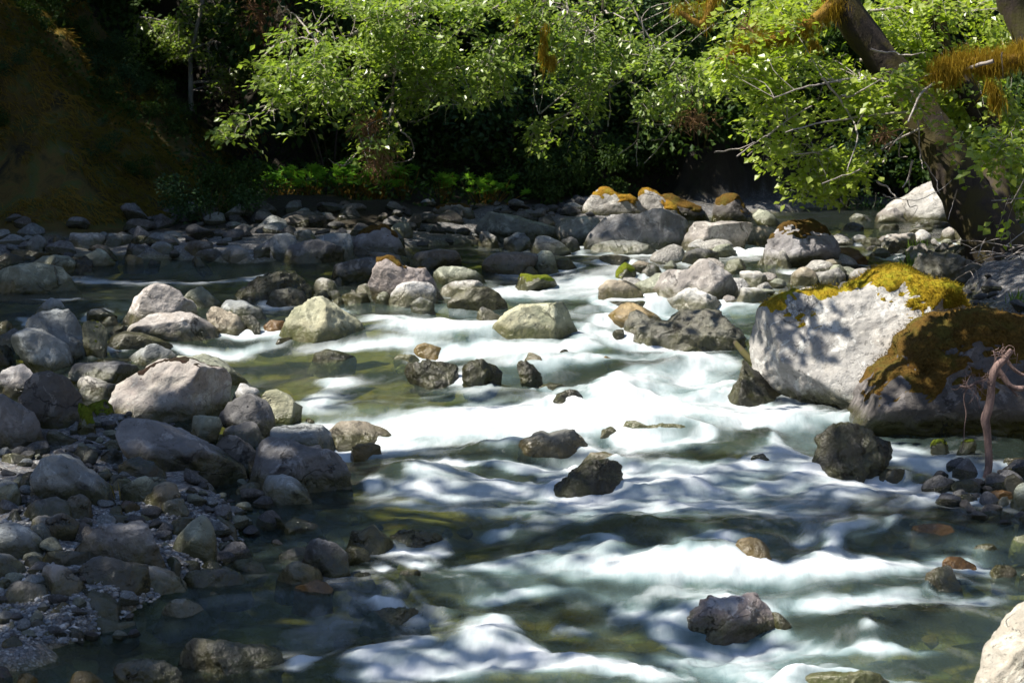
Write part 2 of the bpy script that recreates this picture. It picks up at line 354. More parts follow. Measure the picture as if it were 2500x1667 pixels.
# ---------------------------------------------------------------- water surface: features at (px, row), half sizes in px, foam, rise in m
FE = """1808 620 62 15 1 .05;1610 629 75 8 .8 0;1480 640 60 5 .5 0;1430 697 75 17 .7 .03;1345 716 130 12 1 0;1585 683 28 16 .8 .02;2085 595 45 4 .7 0
2185 628 68 7 .85 0;2300 594 60 4 .6 0;2125 650 50 4 .7 0;1888 661 42 6 .85 0;1030 587 48 3 .7 0;395 693 215 5 .6 .03;180 680 18 7 .7 0;570 692 48 6 .8 .03
160 730 75 4 .45 0;40 780 38 6 .6 0;38 795 18 5 .8 0;268 785 18 12 .7 .04;290 862 28 14 1 .03;268 1040 30 20 1 .02;685 762 40 14 .8 .02;700 812 75 12 1 .02
895 748 62 4 .7 0;950 790 75 14 .35 .04;1065 815 150 18 1 .10;880 843 120 12 1 .0;640 862 60 16 .8 0;540 865 115 15 .9 0;1150 858 160 13 1 0;1330 843 160 9 1 0
1550 832 75 10 .85 .02;1470 815 60 16 .6 .02;1440 893 105 16 .65 .03;830 945 80 14 .55 .05;860 985 130 20 .45 .02;1560 915 60 10 .5 0;1690 898 38 16 .85 .03
1755 940 34 26 .8 .02;1630 965 50 20 1 .10;1040 1030 170 22 1 .02;1330 1012 230 20 .95 .02;1650 1003 240 20 1 .02;1890 1035 130 18 1 .02;975 1085 80 26 .9 .02
1330 1132 60 18 1 .05;1170 1118 150 9 .85 .02;1065 1170 48 20 .55 .05;890 1185 50 14 .75 0;1250 1175 120 12 .8 0;1480 1215 120 14 .7 0;1300 1630 260 22 1 0;1480 1655 200 20 1 0;1060 1658 120 14 1 0;1700 1240 250 18 .6 0;1150 1205 280 20 .7 0;1580 1150 90 16 .6 .02;1620 1195 140 34 .7 .03
1820 1195 150 34 .72 .03;1900 1140 60 36 .75 .04;1965 1110 32 40 .9 .03;2190 1132 40 22 1 .03;2310 1150 110 30 .75 .03;2460 1130 45 20 .8 .03;2190 1212 140 16 .6 0
2030 1170 90 10 .8 0;1300 1250 180 16 .55 0;1265 1335 70 14 .5 .02;1385 1345 45 12 .4 .02;1700 1305 75 16 .5 .04;1765 1335 42 28 1 .04;2080 1340 40 30 .8 .045
2155 1310 34 16 .6 .02;1930 1320 60 14 .3 0;1700 1405 230 18 1 .04;2050 1398 240 18 1 .05;2430 1405 70 14 .95 .02;1300 1393 120 9 .8 .02;1350 1455 150 16 .6 .0
1490 1375 40 14 .9 .06;2150 1462 130 20 .75 .01;2130 1525 52 18 .6 .05;2430 1455 80 12 .5 0;2140 1588 110 12 .5 .02;1170 1585 85 28 1 .10;1400 1650 210 26 1 .03
930 1615 75 18 .75 .05;1190 1655 130 16 1 0;1040 1368 120 8 .55 0;820 1410 26 7 .8 .01;630 1368 40 6 .4 0;1000 1395 80 8 .35 0;790 1512 60 3 .5 0;720 1640 52 14 .7 .02
1450 1520 60 16 .35 .04;1560 1545 60 22 .3 .02;1850 1600 200 14 .4 0;1700 1480 130 14 .45 0;1680 1375 160 16 .1 .10;1270 1062 50 12 .3 .07;1240 960 60 12 .2 .06
1510 955 90 22 0 .07;2290 1230 130 10 .35 0;700 1040 60 14 .5 0;1150 915 60 12 .45 .03;1540 1120 60 16 .1 .05;1000 1240 160 12 .35 0;1540 1290 160 22 .05 .05;1000 1160 60 12 .1 .07"""
FE += ''';790 905 170 13 -.9 0;1500 942 130 16 -.8 0;1700 868 130 13 -.95 0;690 865 55 13 -.9 0;1330 965 60 9 -.5 0;1700 1090 190 20 -.85 0;1900 1063 100 13 -.9 0;980 1140 100 18 -.7 0
1330 1165 70 12 -.5 0;2030 1003 80 10 -.7 0;1250 1370 120 16 -.8 0;1450 1330 130 22 -.8 0;1500 1498 160 16 -.7 0;1560 1560 120 26 -.6 0;1370 1520 90 22 -.6 0;2000 1520 100 22 -.7 0;2350 1290 150 36 -.8 0
2330 1500 120 22 -.6 0;1000 764 110 7 -.85 0;1350 748 110 5 -.85 0;1450 778 50 9 -.7 0;1200 1085 90 12 -.4 0;1180 965 80 9 -.4 0;1100 1290 150 20 -.5 0;1620 1440 120 10 -.4 0'''
feats = []
for ln in FE.replace('\n', ';').split(';'):
    u, v, rx, ry, fo, hh_ = map(float, ln.split())
    c0 = hitW(u, v); c1 = hitW(u, v-ry); c2 = hitW(u, v+ry); feats.append((c0[0], c0[1], rx/FPX*c0[1], max(.06, (c1[1]-c2[1])/2), fo, hh_))
def rise_at(x, y):
    r = np.zeros(np.broadcast(x, y).shape)
    for (cx_, cy_, rx, ry, fo, hh_) in feats:
        if hh_: r = r + hh_*np.exp(-(((x-cx_)/(rx*1.35+.05))**2 + ((y-cy_)/(ry*1.2+.08))**2)*.9)
    return r
def GW(x, y): return np.maximum(G(x, y), W(x, y) + rise_at(np.asarray(x, float), np.asarray(y, float)))
# ---------------------------------------------------------------- rocks: outlines measured on the photograph, each unprojected to its own distance
ORG = dict(A=(0, 450), B=(600, 450), C=(1200, 400), D=(1800, 400), E=(0, 800), F=(0, 1200), G=(600, 800), H=(600, 1200), I=(1200, 800), J=(1800, 800), K=(1200, 1200), L=(1800, 1200))
ROCKS = """
A|blue|.7|jagged shaded rock with a light face, far left bank below the mossy slope|180,560 240,450 310,412 350,430 378,480 340,540 300,570
A|tan|.7|thin flat sunlit slab at the water's edge, far left bank|40,560 100,535 250,540 430,570 330,610 180,600
A|slate|.7|dull flat rock cut by the frame edge, beside the thin sunlit slab|-60,600 0,580 60,560 180,600 195,640 100,660 -60,660
A|dark|.8|small black rock tucked behind the sunlit slab, far left|165,605 215,570 290,600 290,630 200,635
A|green|.7|blue-green wedge rock in front of the sunlit slab, far left|230,660 330,590 440,580 560,590 640,640 600,720 400,740 260,700
A|dark|.9|round black boulder at the left end of the far quiet pool|515,670 540,620 600,585 700,580 755,630 750,700 650,740 540,730
A|green|.6|large low grey-green boulder reaching in from the left edge, upper pool|-80,880 -60,740 0,700 100,670 300,640 480,690 530,740 620,860 480,885 250,890
A|brown|.7|brown wedge rock leaning at the foot of the mossy slope|430,500 440,410 520,420 600,520 500,530
A|pale|.7|pale jagged rock outcrop under the mossy slope, far left shore|570,520 570,360 640,400 700,400 850,380 880,460 790,480 700,525
A|blue|.7|flat topped blue-grey rock on the far left shore|780,490 870,400 1050,410 1110,440 1000,490 880,520
A|brown|.6|long low brown rock sloping to the right, far left shore|700,530 800,490 870,510 980,590 940,610 820,570
A|green|.7|rounded greenish rock in the water under the long brown one|670,660 680,580 800,530 930,590 1000,655 860,680 740,670
A|slate|.8|blocky grey rock with a rounded shoulder, left of the bluish slab|990,570 1060,490 1170,465 1200,510 1205,590 1160,600 1060,590
A|tan|.7|tan rock with a rusty foot at the pool's far edge|980,610 1060,570 1180,610 1180,655 1020,660
A|slate|.7|grey cap stone lying at the top of the far left shore|1060,470 1110,425 1200,420 1250,460 1190,490
A|blue|.7|smooth light bluish slab with a bright lower edge, far left shore|1205,530 1260,480 1340,462 1440,510 1490,590 1350,590 1260,580
A|brown|.6|long brownish back of rock behind the pale mound, far shore|1480,590 1500,470 1600,465 1700,470 1850,510 1800,560 1600,600
A|purple|.8|mottled round rock beside the pale mound, far shore|1580,630 1590,580 1640,540 1760,530 1830,570 1840,640 1700,645
A|pale|.7|pale mound of rock on the far shore, left of the cleft block|1800,570 1830,490 1960,510 2080,560 2105,620 2000,640 1900,620
A|dark|.8|small dark stone in the pool below the blocky grey rock|1190,655 1230,610 1320,630 1290,660
A|slate|.8|small grey tooth of rock in the pool before the pale mound|1560,650 1600,590 1640,610 1740,660 1660,680
A|purple|.9|round purple-grey boulder against the cleft grey block|2080,560 2090,490 2190,440 2215,540 2190,610 2110,605
A|blue|.7|cleft grey block standing at the far shore behind the pinkish block|2190,610 2200,470 2260,410 2350,400 2480,440 2450,570 2330,620
A|pink|.8|sunlit brown-pink dome boulder, hindmost of the left bright pair|970,1130 990,1040 1100,930 1210,840 1290,820 1390,840 1500,920 1590,970 1620,1060 1600,1140 1300,1170 1050,1150
A|green|.7|dark green wedge rock behind the sunlit dome boulder|1490,950 1560,870 1650,840 1720,890 1810,960 1800,1010 1640,1020
A|pink|.75|sunlit oblong boulder with a rough grey front and smooth pink top|1050,1200 1180,1090 1280,1050 1420,1050 1560,1060 1660,1110 1750,1180 1775,1260 1760,1315 1500,1325 1350,1290 1150,1260
A|tan|.8|sunlit cream boulder leaning right, next to the small waterfall|1650,1060 1690,1010 1750,995 1850,1020 1950,1060 2000,1120 2120,1250 2050,1270 1850,1255 1770,1200 1700,1130
A|blue|.6|low blue-grey rock behind the cream leaning boulder|1800,1020 1850,930 2000,960 2130,1020 2205,1090 2190,1120 2000,1120
A|wet|.8|wet brown stone with water sliding off its side|1960,1090 2080,1060 2120,1080 2130,1220 2100,1240 2020,1170
A|blue|.8|peaked blue-grey rock at the back of the left boulder heap|240,1080 330,1000 410,940 470,960 560,1030 640,1060 500,1110 300,1100
A|blue|.85|large smooth blue-grey boulder, biggest of the left heap|170,1200 230,1120 330,1060 450,1045 560,1050 620,1110 700,1180 760,1280 780,1370 690,1460 600,1480 400,1440 200,1350
A|blue|.9|round blue-grey boulder with a vertical scar, front of the left heap|90,1260 140,1200 240,1165 340,1185 440,1260 530,1310 565,1400 580,1500 400,1550 300,1500 170,1430 100,1330
A|slate|.8|shaded rock wedged in from the left edge behind the scarred boulder|-60,1330 0,1230 80,1200 180,1170 220,1220 110,1300 0,1350
A|dark|.8|dark rock in the gap below the scarred boulder, left edge|-60,1480 0,1340 80,1290 110,1330 170,1430 60,1490
A|greenmoss|.9|upright egg-shaped stone with bright green moss beside the left heap|660,1150 700,1105 770,1100 830,1130 875,1210 880,1330 860,1420 800,1430 720,1400 680,1250
A|olive|.8|small dark stone with wet top at the left edge by white water|-60,1190 0,1100 40,1095 100,1140 130,1190 60,1200
A|olive|.8|wet olive-brown rock under the oblong boulder|880,1310 900,1250 1000,1210 1150,1230 1300,1280 1440,1330 1380,1360 1200,1370 1050,1385 950,1350
A|blue|.8|blue-grey leaning rock in front of the olive-brown one|1030,1430 1130,1350 1250,1315 1400,1330 1490,1375 1400,1440 1280,1510 1150,1530 1100,1480
A|wet|.8|small glistening rock beside the oblong boulder's left foot|890,1210 950,1150 1030,1145 1080,1190 1030,1230 930,1240
A|olive|.6|thin flat olive ledge lit along its top, left heap|690,1455 730,1430 1030,1435 1130,1455 1000,1490 720,1480
E|green|.7|smooth grey-green boulder behind the great two-toned boulder|1430,270 1460,235 1560,240 1660,220 1780,260 1880,330 2070,440 2060,480 1950,480 1700,480 1500,400
A|purple|.7|low purplish rock in the upper left pool|630,1100 700,1050 820,1015 930,1060 980,1085 830,1120
A|slate|.7|small rounded stone with water pouring past, left of the dome boulder|835,1130 880,1080 970,1075 980,1140 900,1155
B|dark|.8|big rugged blackish rock left of the pale yellow-grey pyramid|-30,900 30,830 100,770 250,710 350,715 430,750 500,830 550,890 450,960 200,960 60,950
B|wet|.8|lower rugged lump of wet rock in front of the blackish one|140,920 220,860 330,850 470,880 530,920 530,970 350,1000 160,980
A|slate|.8|dark knob of rock at the left end of the rugged blackish group|1920,890 1980,830 2060,830 2100,860 2060,940 1980,925
B|purple|.7|pinkish-white oblong block on the far shore, light in its lower half|290,620 300,520 380,490 530,460 650,470 760,510 860,560 860,620 700,645 380,650
B|blue|.7|square blue-grey block behind the pinkish-white oblong block|540,460 540,430 700,400 850,395 885,410 885,600 830,610 600,560
B|brownmoss|.7|dark boulder with a pale blue flank and black moss crown|880,590 890,420 860,340 920,290 1050,310 1150,350 1240,410 1290,520 1290,570 1100,585 960,575
B|blue|.7|pale slab lying behind the pinkish-white oblong block|350,480 360,420 440,370 600,380 610,420 520,470
B|slate|.6|wide dark slab with a flat purple top behind the moss-capped block|690,770 690,670 800,640 960,600 1100,590 1100,640 1050,700 990,790 850,800
B|purple|.6|low purplish slab just left of the far flat ledge|960,600 1000,555 1200,570 1400,630 1420,670 1250,660 1100,620
B|brown|.6|long flat ledge with a lit lavender top, centre of the far rocks|1250,600 1400,560 1600,530 1730,550 1755,590 1760,670 1600,690 1400,650
B|capmoss|.8|sunlit pink block capped by a brown moss tuft|980,810 1010,740 1060,670 1100,620 1170,600 1240,640 1290,690 1400,690 1480,670 1510,720 1560,830 1640,960 1500,980 1200,920 1080,880
B|green|.6|grey-green slab behind the round whitish rock|1510,740 1600,670 1780,670 1900,690 2000,740 1990,805 1850,810 1600,830
C|brown|.6|long shadowed brown boulder, midstream below the bluish broken rocks|-70,860 -50,770 60,735 200,728 350,735 460,770 475,830 380,900 150,905 0,900
B|pale|.6|sunlit slab whose right end turns green, above the dark olive rock|1570,850 1700,800 1900,790 1980,830 1960,870 1800,910 1660,925
B|olive|.7|dark olive overhanging rock at the left of the upper cascade|1660,960 1700,900 1880,850 1960,850 2100,900 2145,960 2130,1020 1900,1045 1700,1000
B|white|.85|round whitish boulder with pitted face, in the sunlit middle cluster|1180,960 1210,880 1270,820 1380,795 1490,810 1550,870 1570,950 1540,975 1350,990 1250,995
B|blue|.9|blue-green rounded stone standing in water under the round whitish boulder|1325,1050 1350,980 1430,930 1530,960 1580,1010 1590,1050
B|white|.7|bright cream wedge stone, leftmost of the sunlit middle cluster|545,860 570,780 620,765 720,790 850,850 830,885 700,880 580,880
B|pale|.9|sunlit cube-like stone left of the moss-capped block|905,870 930,800 1040,795 1080,850 1080,905 1000,900 920,895
B|green|1|pale green egg-shaped stone below the moss-capped block|1060,960 1070,890 1140,870 1190,890 1190,930 1150,985 1080,985
B|pale|.9|little pale stone between the cream wedge and the cube-like stone|840,885 870,845 905,850 915,890 870,895
B|olive|.7|flat dark wedge stone with a lit upper edge below the cube-like stone|780,985 800,890 1000,880 1020,960 1030,995 850,995
B|wet|.9|small glittering wet stone right of the pale yellow-grey pyramid|680,970 770,930 820,960 830,995 740,1005
B|pale|.9|small round greyish stone in dark water, left of the yellow-green boulder|1850,1100 1870,1030 1960,990 2060,1010 2120,1070 2080,1115 1950,1120
B|yellow|.8|pale yellow-grey pyramid boulder with an olive water line|290,1215 350,1090 410,1020 560,940 620,935 680,980 790,1040 920,1130 955,1225 850,1250 620,1260 420,1250
B|dark|.9|dark round stone behind the pale yellow-grey pyramid|550,930 600,870 660,870 690,940 620,950
B|slate|.9|second dark stone behind the pyramid, to the right|680,940 690,870 760,860 780,910 720,945
B|olive|.9|small brown stone behind the bright cream wedge|740,840 700,780 760,750 800,790 810,830
B|orange|.9|rust-stained wet stone left of the pyramid in the white water|130,1180 200,1115 310,1120 320,1200 240,1210
B|gold|.7|wet tan rock breaking the white rapid below the pyramid|1330,1390 1400,1320 1470,1305 1600,1340 1720,1395 1650,1415 1450,1410
B|yellow|.5|yellowish drowned stone left of the wet tan rock|1200,1435 1260,1390 1450,1400 1430,1440 1250,1455
B|dark|.7|knobbly black wet rock glittering in the green pool under the pyramid|530,1465 560,1390 660,1360 780,1370 880,1410 970,1470 700,1480
B|brown|.5|drowned brown rock left of the white rapid|210,1305 270,1260 370,1250 430,1290 300,1315
G|dark|.8|wide black wet rock, leftmost of the black trio in the rapid|1270,370 1330,300 1430,260 1600,258 1700,290 1740,340 1690,440 1660,485 1550,490 1450,460
G|dark|.9|round black wet rock, middle of the black trio in the rapid|1770,350 1810,280 1900,248 1990,275 2095,350 2100,400 2050,470 1900,495 1810,480 1780,400
I|dark|.9|narrow upright black rock, rightmost of the black trio in the rapid|210,330 220,270 290,262 350,320 400,370 420,440 370,465 280,450 230,380
I|tan|.8|tan stone behind the narrow upright black rock|230,255 260,210 320,200 400,240 445,290 400,315 300,280
I|dark|.6|low dark rock with water sheeting over it, below the black trio|440,610 520,560 640,500 740,530 770,590 700,625 500,630
I|dark|.5|thin dark crest of rock above the sheeted one|360,485 480,450 600,470 640,495 450,500
B|brownmoss|.8|long mossy brown rock lying far back under the green plants|1510,260 1540,200 1640,165 1780,165 1880,200 1945,250 1800,280 1620,275
B|blue|.7|large tilted block with a sloping flat top, far centre bank|1890,400 1930,300 1990,220 2200,260 2400,320 2540,360 2560,420 2480,460 2300,440 2130,470 2050,450
B|pale|.8|half-lit upright stone at the foot of the tilted block|1910,500 1920,380 1960,375 2050,440 2080,490 2040,525 1960,515
C|blue|.8|bluish broken rock left of the pointed slab pile, far centre|60,725 100,620 180,560 300,575 360,620 330,700 200,725
C|blue|.8|mottled bluish rock with humped back, far centre|320,720 370,600 450,590 560,640 640,700 650,740 500,745 350,730
C|slate|.9|smooth blue-grey tooth beside the pale sunlit block, far centre|560,700 570,630 650,590 700,620 735,690 700,725 640,725
C|green|.8|dull green lump under the mottled bluish rock|340,880 340,740 400,710 480,720 560,790 560,890 450,895
C|olive|.7|flat dark rock tapering into the water, right of the dull green lump|510,850 540,780 640,780 735,840 720,855 560,858
C|tan|.9|small rough stone under the long shadowed brown boulder|240,880 280,840 340,850 385,890 370,915 280,910
C|greenmoss|.7|long olive rock with mossy back at the lip of the upper cascade|120,950 200,895 350,920 450,915 530,960 575,1010 560,1030 420,1032 270,1020 150,980
B|green|.9|grey-green cube of rock behind the small far rivulet|1190,430 1200,340 1260,310 1340,310 1370,390 1350,430 1260,440
C|goldmoss|.8|white-faced boulder whose right side is thick golden moss, far centre|780,410 770,330 830,260 880,200 930,185 980,210 1040,255 1140,260 1220,310 1280,400 1310,450 1200,450 1000,450 920,450
C|goldmoss|.8|pale boulder with a golden moss ridge, right of the white-faced one|1200,320 1210,250 1270,212 1350,230 1420,290 1500,350 1580,420 1640,475 1570,480 1400,420 1290,390
C|heavymoss|.6|long dark slab with pinkish end, sloping down right behind the ridge boulder|1350,260 1360,232 1460,235 1560,300 1700,360 1790,430 1780,460 1650,470 1560,410
C|purple|.7|big smooth purple-grey boulder in shade with a white vein|810,650 820,580 900,480 980,420 1080,400 1200,410 1330,370 1440,385 1560,450 1590,500 1560,600 1500,700 1350,710 1150,680 900,670
C|pale|.8|sunlit pale block left of the big purple-grey boulder|550,620 530,540 600,450 750,425 880,440 900,460 850,550 825,640 790,665 740,668 640,650
C|blue|.6|flat bluish-white rock at the foot of the big purple-grey boulder|800,700 870,650 1000,630 1170,635 1300,670 1385,715 1200,738 900,725
C|pink|.75|sunlit pinkish box-shaped boulder with a shaded lower face|1580,710 1590,580 1640,480 1700,455 1800,465 2000,470 2150,490 2120,560 2020,660 1870,700 1700,705 1620,720
C|tan|.8|wedge boulder leaning on the pinkish box, lit along its back|2010,650 2080,560 2150,490 2250,480 2340,530 2280,620 2220,660 2080,665
C|slate|.8|dark slate-coloured boulder left of the bright upper fall|1560,805 1600,720 1680,690 1830,710 1900,750 1920,795 1880,825 1700,815
C|heavymoss|.8|dark conical boulder with reddish moss, behind the pinkish box|1790,470 1840,330 1900,260 1960,250 2030,290 2120,380 2220,475 2050,485
C|green|.7|mossy grey stone at the far bend, right of the dark cone|2140,430 2200,370 2280,390 2390,480 2350,515 2230,490
C|brown|.6|low brown rock splitting the water above the green-capped stone|860,800 900,750 1000,740 1120,760 1170,785 1050,800 900,810
C|orange|.6|tiny orange stone in the bright upper riffle|1280,780 1340,750 1390,770 1330,788
C|greenmoss|.9|small stone with a bright green moss cap, centre of the upper cascade|1010,950 1020,870 1080,820 1130,815 1190,860 1210,920 1150,940 1080,955
C|slate|.9|dark rounded stone right of the green-capped one|1215,890 1250,830 1310,805 1380,840 1395,895 1290,900
C|tan|.8|peaked tan rock with an olive foot, beside the upper cascade|880,1110 880,1010 940,960 1040,950 1130,910 1190,925 1230,1000 1255,1060 1230,1110 1050,1120 930,1120
C|pink|.8|large two-humped pinkish boulder with a black hollow, right of the cascade|1370,1110 1355,960 1400,890 1480,870 1620,860 1690,800 1770,785 1840,830 1940,900 1990,960 1990,1060 1900,1090 1700,1090 1500,1110 1400,1125
C|white|.7|cream rock lying before the two-humped pinkish boulder|1385,1195 1400,1130 1510,1080 1610,1020 1680,1020 1760,1060 1860,1090 1960,1180 1960,1212 1700,1212 1500,1215
C|green|.9|rounded grey-green stone under the bright upper fall|1885,880 1930,800 2010,770 2090,780 2150,830 2150,870 2000,910 1920,905
C|white|.8|sparkling white block right of the two-humped boulder|2000,1010 2010,910 2060,880 2200,880 2250,920 2280,970 2200,1015 2060,1018
C|white|.7|flat cream wedge below the sparkling white block|1990,1135 2060,1020 2170,1010 2280,1060 2340,1085 2200,1135 2080,1145
C|yellow|.8|broad yellow-green boulder with dark blotches, centre of the river|-20,1350 80,1270 160,1200 240,1160 400,1150 590,1135 640,1180 690,1260 720,1340 700,1430 560,1455 420,1455 250,1430 100,1410
C|gold|.7|honey-coloured wet rock behind the dark lumpy rocks|930,1310 960,1240 1040,1180 1130,1135 1200,1150 1300,1220 1440,1280 1400,1330 1200,1340 1080,1340
C|wet|.8|dark lumpy rock in front of the honey-coloured one|1060,1400 1110,1290 1140,1220 1200,1205 1270,1240 1370,1300 1400,1350 1200,1410 1080,1420
C|wet|.75|dappled brown boulder left of the great dappled boulder|1190,1440 1200,1350 1340,1300 1450,1290 1560,1210 1700,1200 1850,1210 1900,1300 1900,1420 1700,1480 1500,1490 1250,1465
C|wet|.8|blackish rounded front lobe of rock with sunny flecks, before the dappled brown boulder|1470,1490 1500,1390 1620,1330 1740,1270 1900,1265 2040,1380 2065,1475 1950,1500 1600,1510
C|dark|.8|small black stone left of the dark lumpy rock|980,1390 1020,1350 1080,1350 1090,1410 1060,1415
C|dark|.5|thin black rock lying across behind the honey-coloured rock|900,1170 940,1125 1100,1130 1260,1125 1390,1160 1380,1195 1200,1190 960,1175
D|brownmoss|.85|rounded grey boulder with a thick brown moss cap, upper right|205,810 210,690 240,610 330,550 400,480 500,460 620,465 700,530 790,640 800,700 770,780 680,835 500,840 300,830
D|orange|.7|rust-brown sloping rock against the moss-capped grey boulder|770,780 790,660 850,640 960,690 1050,760 1120,825 950,835 830,820
D|pale|.9|knotty pale stone in front of the moss-capped grey boulder|305,845 340,790 330,720 390,710 420,760 490,835 420,860 340,860
D|brown|.9|small brown stone left of the moss-capped boulder's foot|145,790 160,730 195,740 240,830 200,835
D|tan|.9|smooth round stone at the right foot of the moss-capped boulder|675,880 700,800 780,770 850,800 840,860 740,890
D|tan|.7|rough pale rock between the stream and the great dappled boulder|400,980 440,890 540,845 640,880 650,1000 500,1005
D|pale|.8|rough grainy block left of the long grainy rock, behind the great boulder|590,1010 620,900 720,890 850,840 890,880 905,970 890,1015
D|pale|.6|long grainy grey rock behind the golden moss|900,1000 930,900 960,870 1100,860 1260,870 1270,900 1100,970 960,1015
D|green|.9|small green-tinged stone between the grainy blocks|740,890 790,830 860,830 900,880 880,970 800,960
D|slate|.6|grey slab with a dark underside in the right channel|1090,740 1130,690 1200,640 1370,625 1385,660 1350,700 1200,740
D|pink|.7|sunlit pink-cream rock behind the grey slab in the right channel|1180,640 1240,580 1440,565 1500,600 1520,660 1400,700 1200,690
D|wet|.7|low glistening rock left of the pink-cream one|1000,640 1040,605 1150,605 1180,645 1100,670
D|pale|.7|great whitish boulder at the far right behind the bare twigs|1240,400 1250,340 1400,260 1540,190 1640,148 1740,180 1850,250 1950,340 1990,370 1990,440 1820,475 1500,485 1400,475
D|pink|.9|pinkish-white rounded rock before the great whitish boulder|1145,475 1160,410 1220,365 1290,358 1350,400 1400,480 1250,490
D|dark|.8|shadowed block under the great whitish boulder's right side|1820,480 1820,380 1960,370 2010,400 2000,450 1850,480
D|slate|.6|grey flat rock in the still far pool|820,545 900,490 960,475 1040,510 1050,545
D|slate|.6|dark rounded rock in the far pool below the pinkish-white one|1130,540 1190,500 1300,495 1390,530 1300,548 1150,548
D|dark|.5|long black rock in the far pool under the whitish boulder|1400,520 1480,470 1600,462 1780,490 1810,505 1650,528 1500,528
D|pink|.5|low flat pinkish rock in the far pool|1340,553 1450,530 1600,520 1620,545 1500,560
D|blue|.7|small bluish stone at the far pool's edge|920,450 970,400 1080,430 1130,478 980,478
D|pink|.9|sunlit folded rock at the right of the far pool|1665,630 1690,540 1750,510 1790,560 1760,625 1700,645
D|pink|.8|pink ridged boulder between the folded rock and the trunk|1750,620 1760,520 1850,470 1920,450 1980,480 1985,570 1900,610
D|green|.8|pale rock with a green foot next to the tree's base|1985,655 1985,480 2040,450 2080,540 2150,600 2080,660 2000,675
D|pale|.8|low rounded stone under the pink ridged boulder|1810,640 1850,600 1960,590 1970,635 1880,660
D|pale|.8|flattish pale rock in the shallows left of the tree|1660,740 1700,690 1820,660 1860,690 1800,750
D|tan|.6|long jumbled rock under the tree's roots|1760,780 1840,700 1980,660 2120,650 2100,710 1900,780
D|wet|.75|speckled dark rock in leaf shade behind the golden moss, right side|1440,850 1500,760 1600,730 1800,750 1950,820 2050,900 2070,950 2000,980 1800,980 1560,900
D|white|.9|small white stone in the leaf shade right of the golden moss|1930,1020 1950,970 2040,970 2040,1040 1960,1050
D|palemoss|.8|great angular pale boulder dappled with leaf shadow, golden moss on its top right|75,1320 110,1230 250,1150 500,1045 700,1010 1000,1020 1200,920 1480,870 1590,858 1680,960 1800,1100 1915,1215 1870,1400 1600,1700 1300,1900 1050,1990 880,2010 760,1995 600,1940 420,1900 300,1780 150,1620 80,1480
J|heavymoss|.8|huge shaded boulder draped in orange-brown moss at the right edge|1000,820 1010,700 1080,500 1180,400 1350,290 1420,150 1560,40 1700,-60 1900,-120 2100,-130 2400,-60 2700,60 2800,400 2700,700 2500,850 2100,880 1600,870 1250,850
J|dark|.85|rugged black wet rock glittering below the moss-draped boulder|560,1240 580,1100 640,1020 680,900 780,820 880,798 980,820 1060,870 1180,880 1320,920 1330,980 1240,1080 1150,1170 950,1210 800,1225 620,1250
J|brown|.6|drowned brown rock right of the rugged black one|1120,1220 1180,1170 1300,1150 1420,1170 1440,1210 1300,1245 1180,1245
J|dark|.7|small black rock near the foot of the bare root|1750,1310 1800,1260 1900,1245 2020,1290 2000,1335 1850,1350
J|wet|.8|dark pebbly stone left of the root's tip|1790,1440 1810,1370 1900,1350 1960,1400 1960,1445
J|tan|.8|angular grey-tan stone behind the slab at the right edge|2150,1315 2180,1240 2250,1180 2330,1240 2350,1310 2250,1325
J|green|.8|grey-green slab cut by the right edge near the bare root|2260,1480 2280,1330 2340,1260 2450,1250 2500,1400 2450,1500
J|white|1|small white stone in the shallows at the right edge|2135,1445 2150,1380 2220,1380 2235,1435 2170,1472
J|orange|.6|brown drowned slab beside the root's tip|1990,1400 2080,1340 2180,1330 2250,1350 2240,1395 2100,1400
I|dark|.7|black wet rock in the hollow under the great dappled boulder|1900,580 1930,430 1990,310 2080,230 2150,330 2350,500 2400,590 2200,610 2000,605
J|greenmoss|.6|mossy drowned stone, left of two under the moss-draped boulder|1570,970 1620,920 1720,900 1760,940 1720,1020 1620,1035
J|greenmoss|.6|mossy drowned stone, right of two under the moss-draped boulder|1780,1020 1840,930 1930,900 1965,960 1900,1045 1830,1045
J|brown|.6|brown rock under a veil of water at the right edge|2110,1140 2200,1070 2350,1070 2430,1120 2350,1160 2200,1165
G|tan|.7|tan overhanging wet boulder at the left side of the white rapid|680,920 700,830 780,780 870,765 980,765 1080,800 1150,840 1195,900 1180,955 1100,970 960,960 820,1000 740,980
G|gold|.7|dark rock with a golden top tucked under the tan overhanging boulder|830,1070 860,990 920,945 1020,950 1110,980 1130,1045 1060,1080 900,1085
G|blue|.6|flat blue slab with an olive end behind the big shaded grey rock|220,900 225,830 300,800 460,798 620,810 700,860 800,990 800,1045 600,1050 400,1000
G|purple|.7|big shaded grey rock with green patches, its right end in the rapid|20,1220 50,960 200,900 400,950 620,980 730,1020 800,1100 880,1320 800,1340 550,1350 300,1280 120,1230
G|yellow|.7|bright cream-yellow boulder left of the main rapid|110,640 120,505 250,512 330,550 400,610 480,660 495,720 500,790 300,820 225,820 150,740
G|olive|.7|dark triangular rock at the foot of the bright cream-yellow boulder|465,800 490,715 560,770 595,808 530,815
E|white|.8|bright stone squeezed between the two-toned boulder and the purple-brown one|1860,640 1900,450 2000,458 2110,510 2140,590 2100,680 1900,680
E|purple|.85|purple-brown rounded boulder in front of the bright cream-yellow one|1750,760 1880,600 1950,570 2040,545 2150,600 2210,680 2240,780 2220,910 2180,930 2000,880 1820,820
E|purple|.7|slab of purplish rock below the purple-brown rounded boulder|1820,860 1830,760 1960,755 2120,780 2220,940 2150,980 2000,960 1880,930
E|brown|.8|brown knuckled boulder behind the long diagonal boulder|1740,1040 1760,960 1820,850 1960,870 2040,960 2130,1050 2150,1120 2120,1230 2000,1250 1900,1200
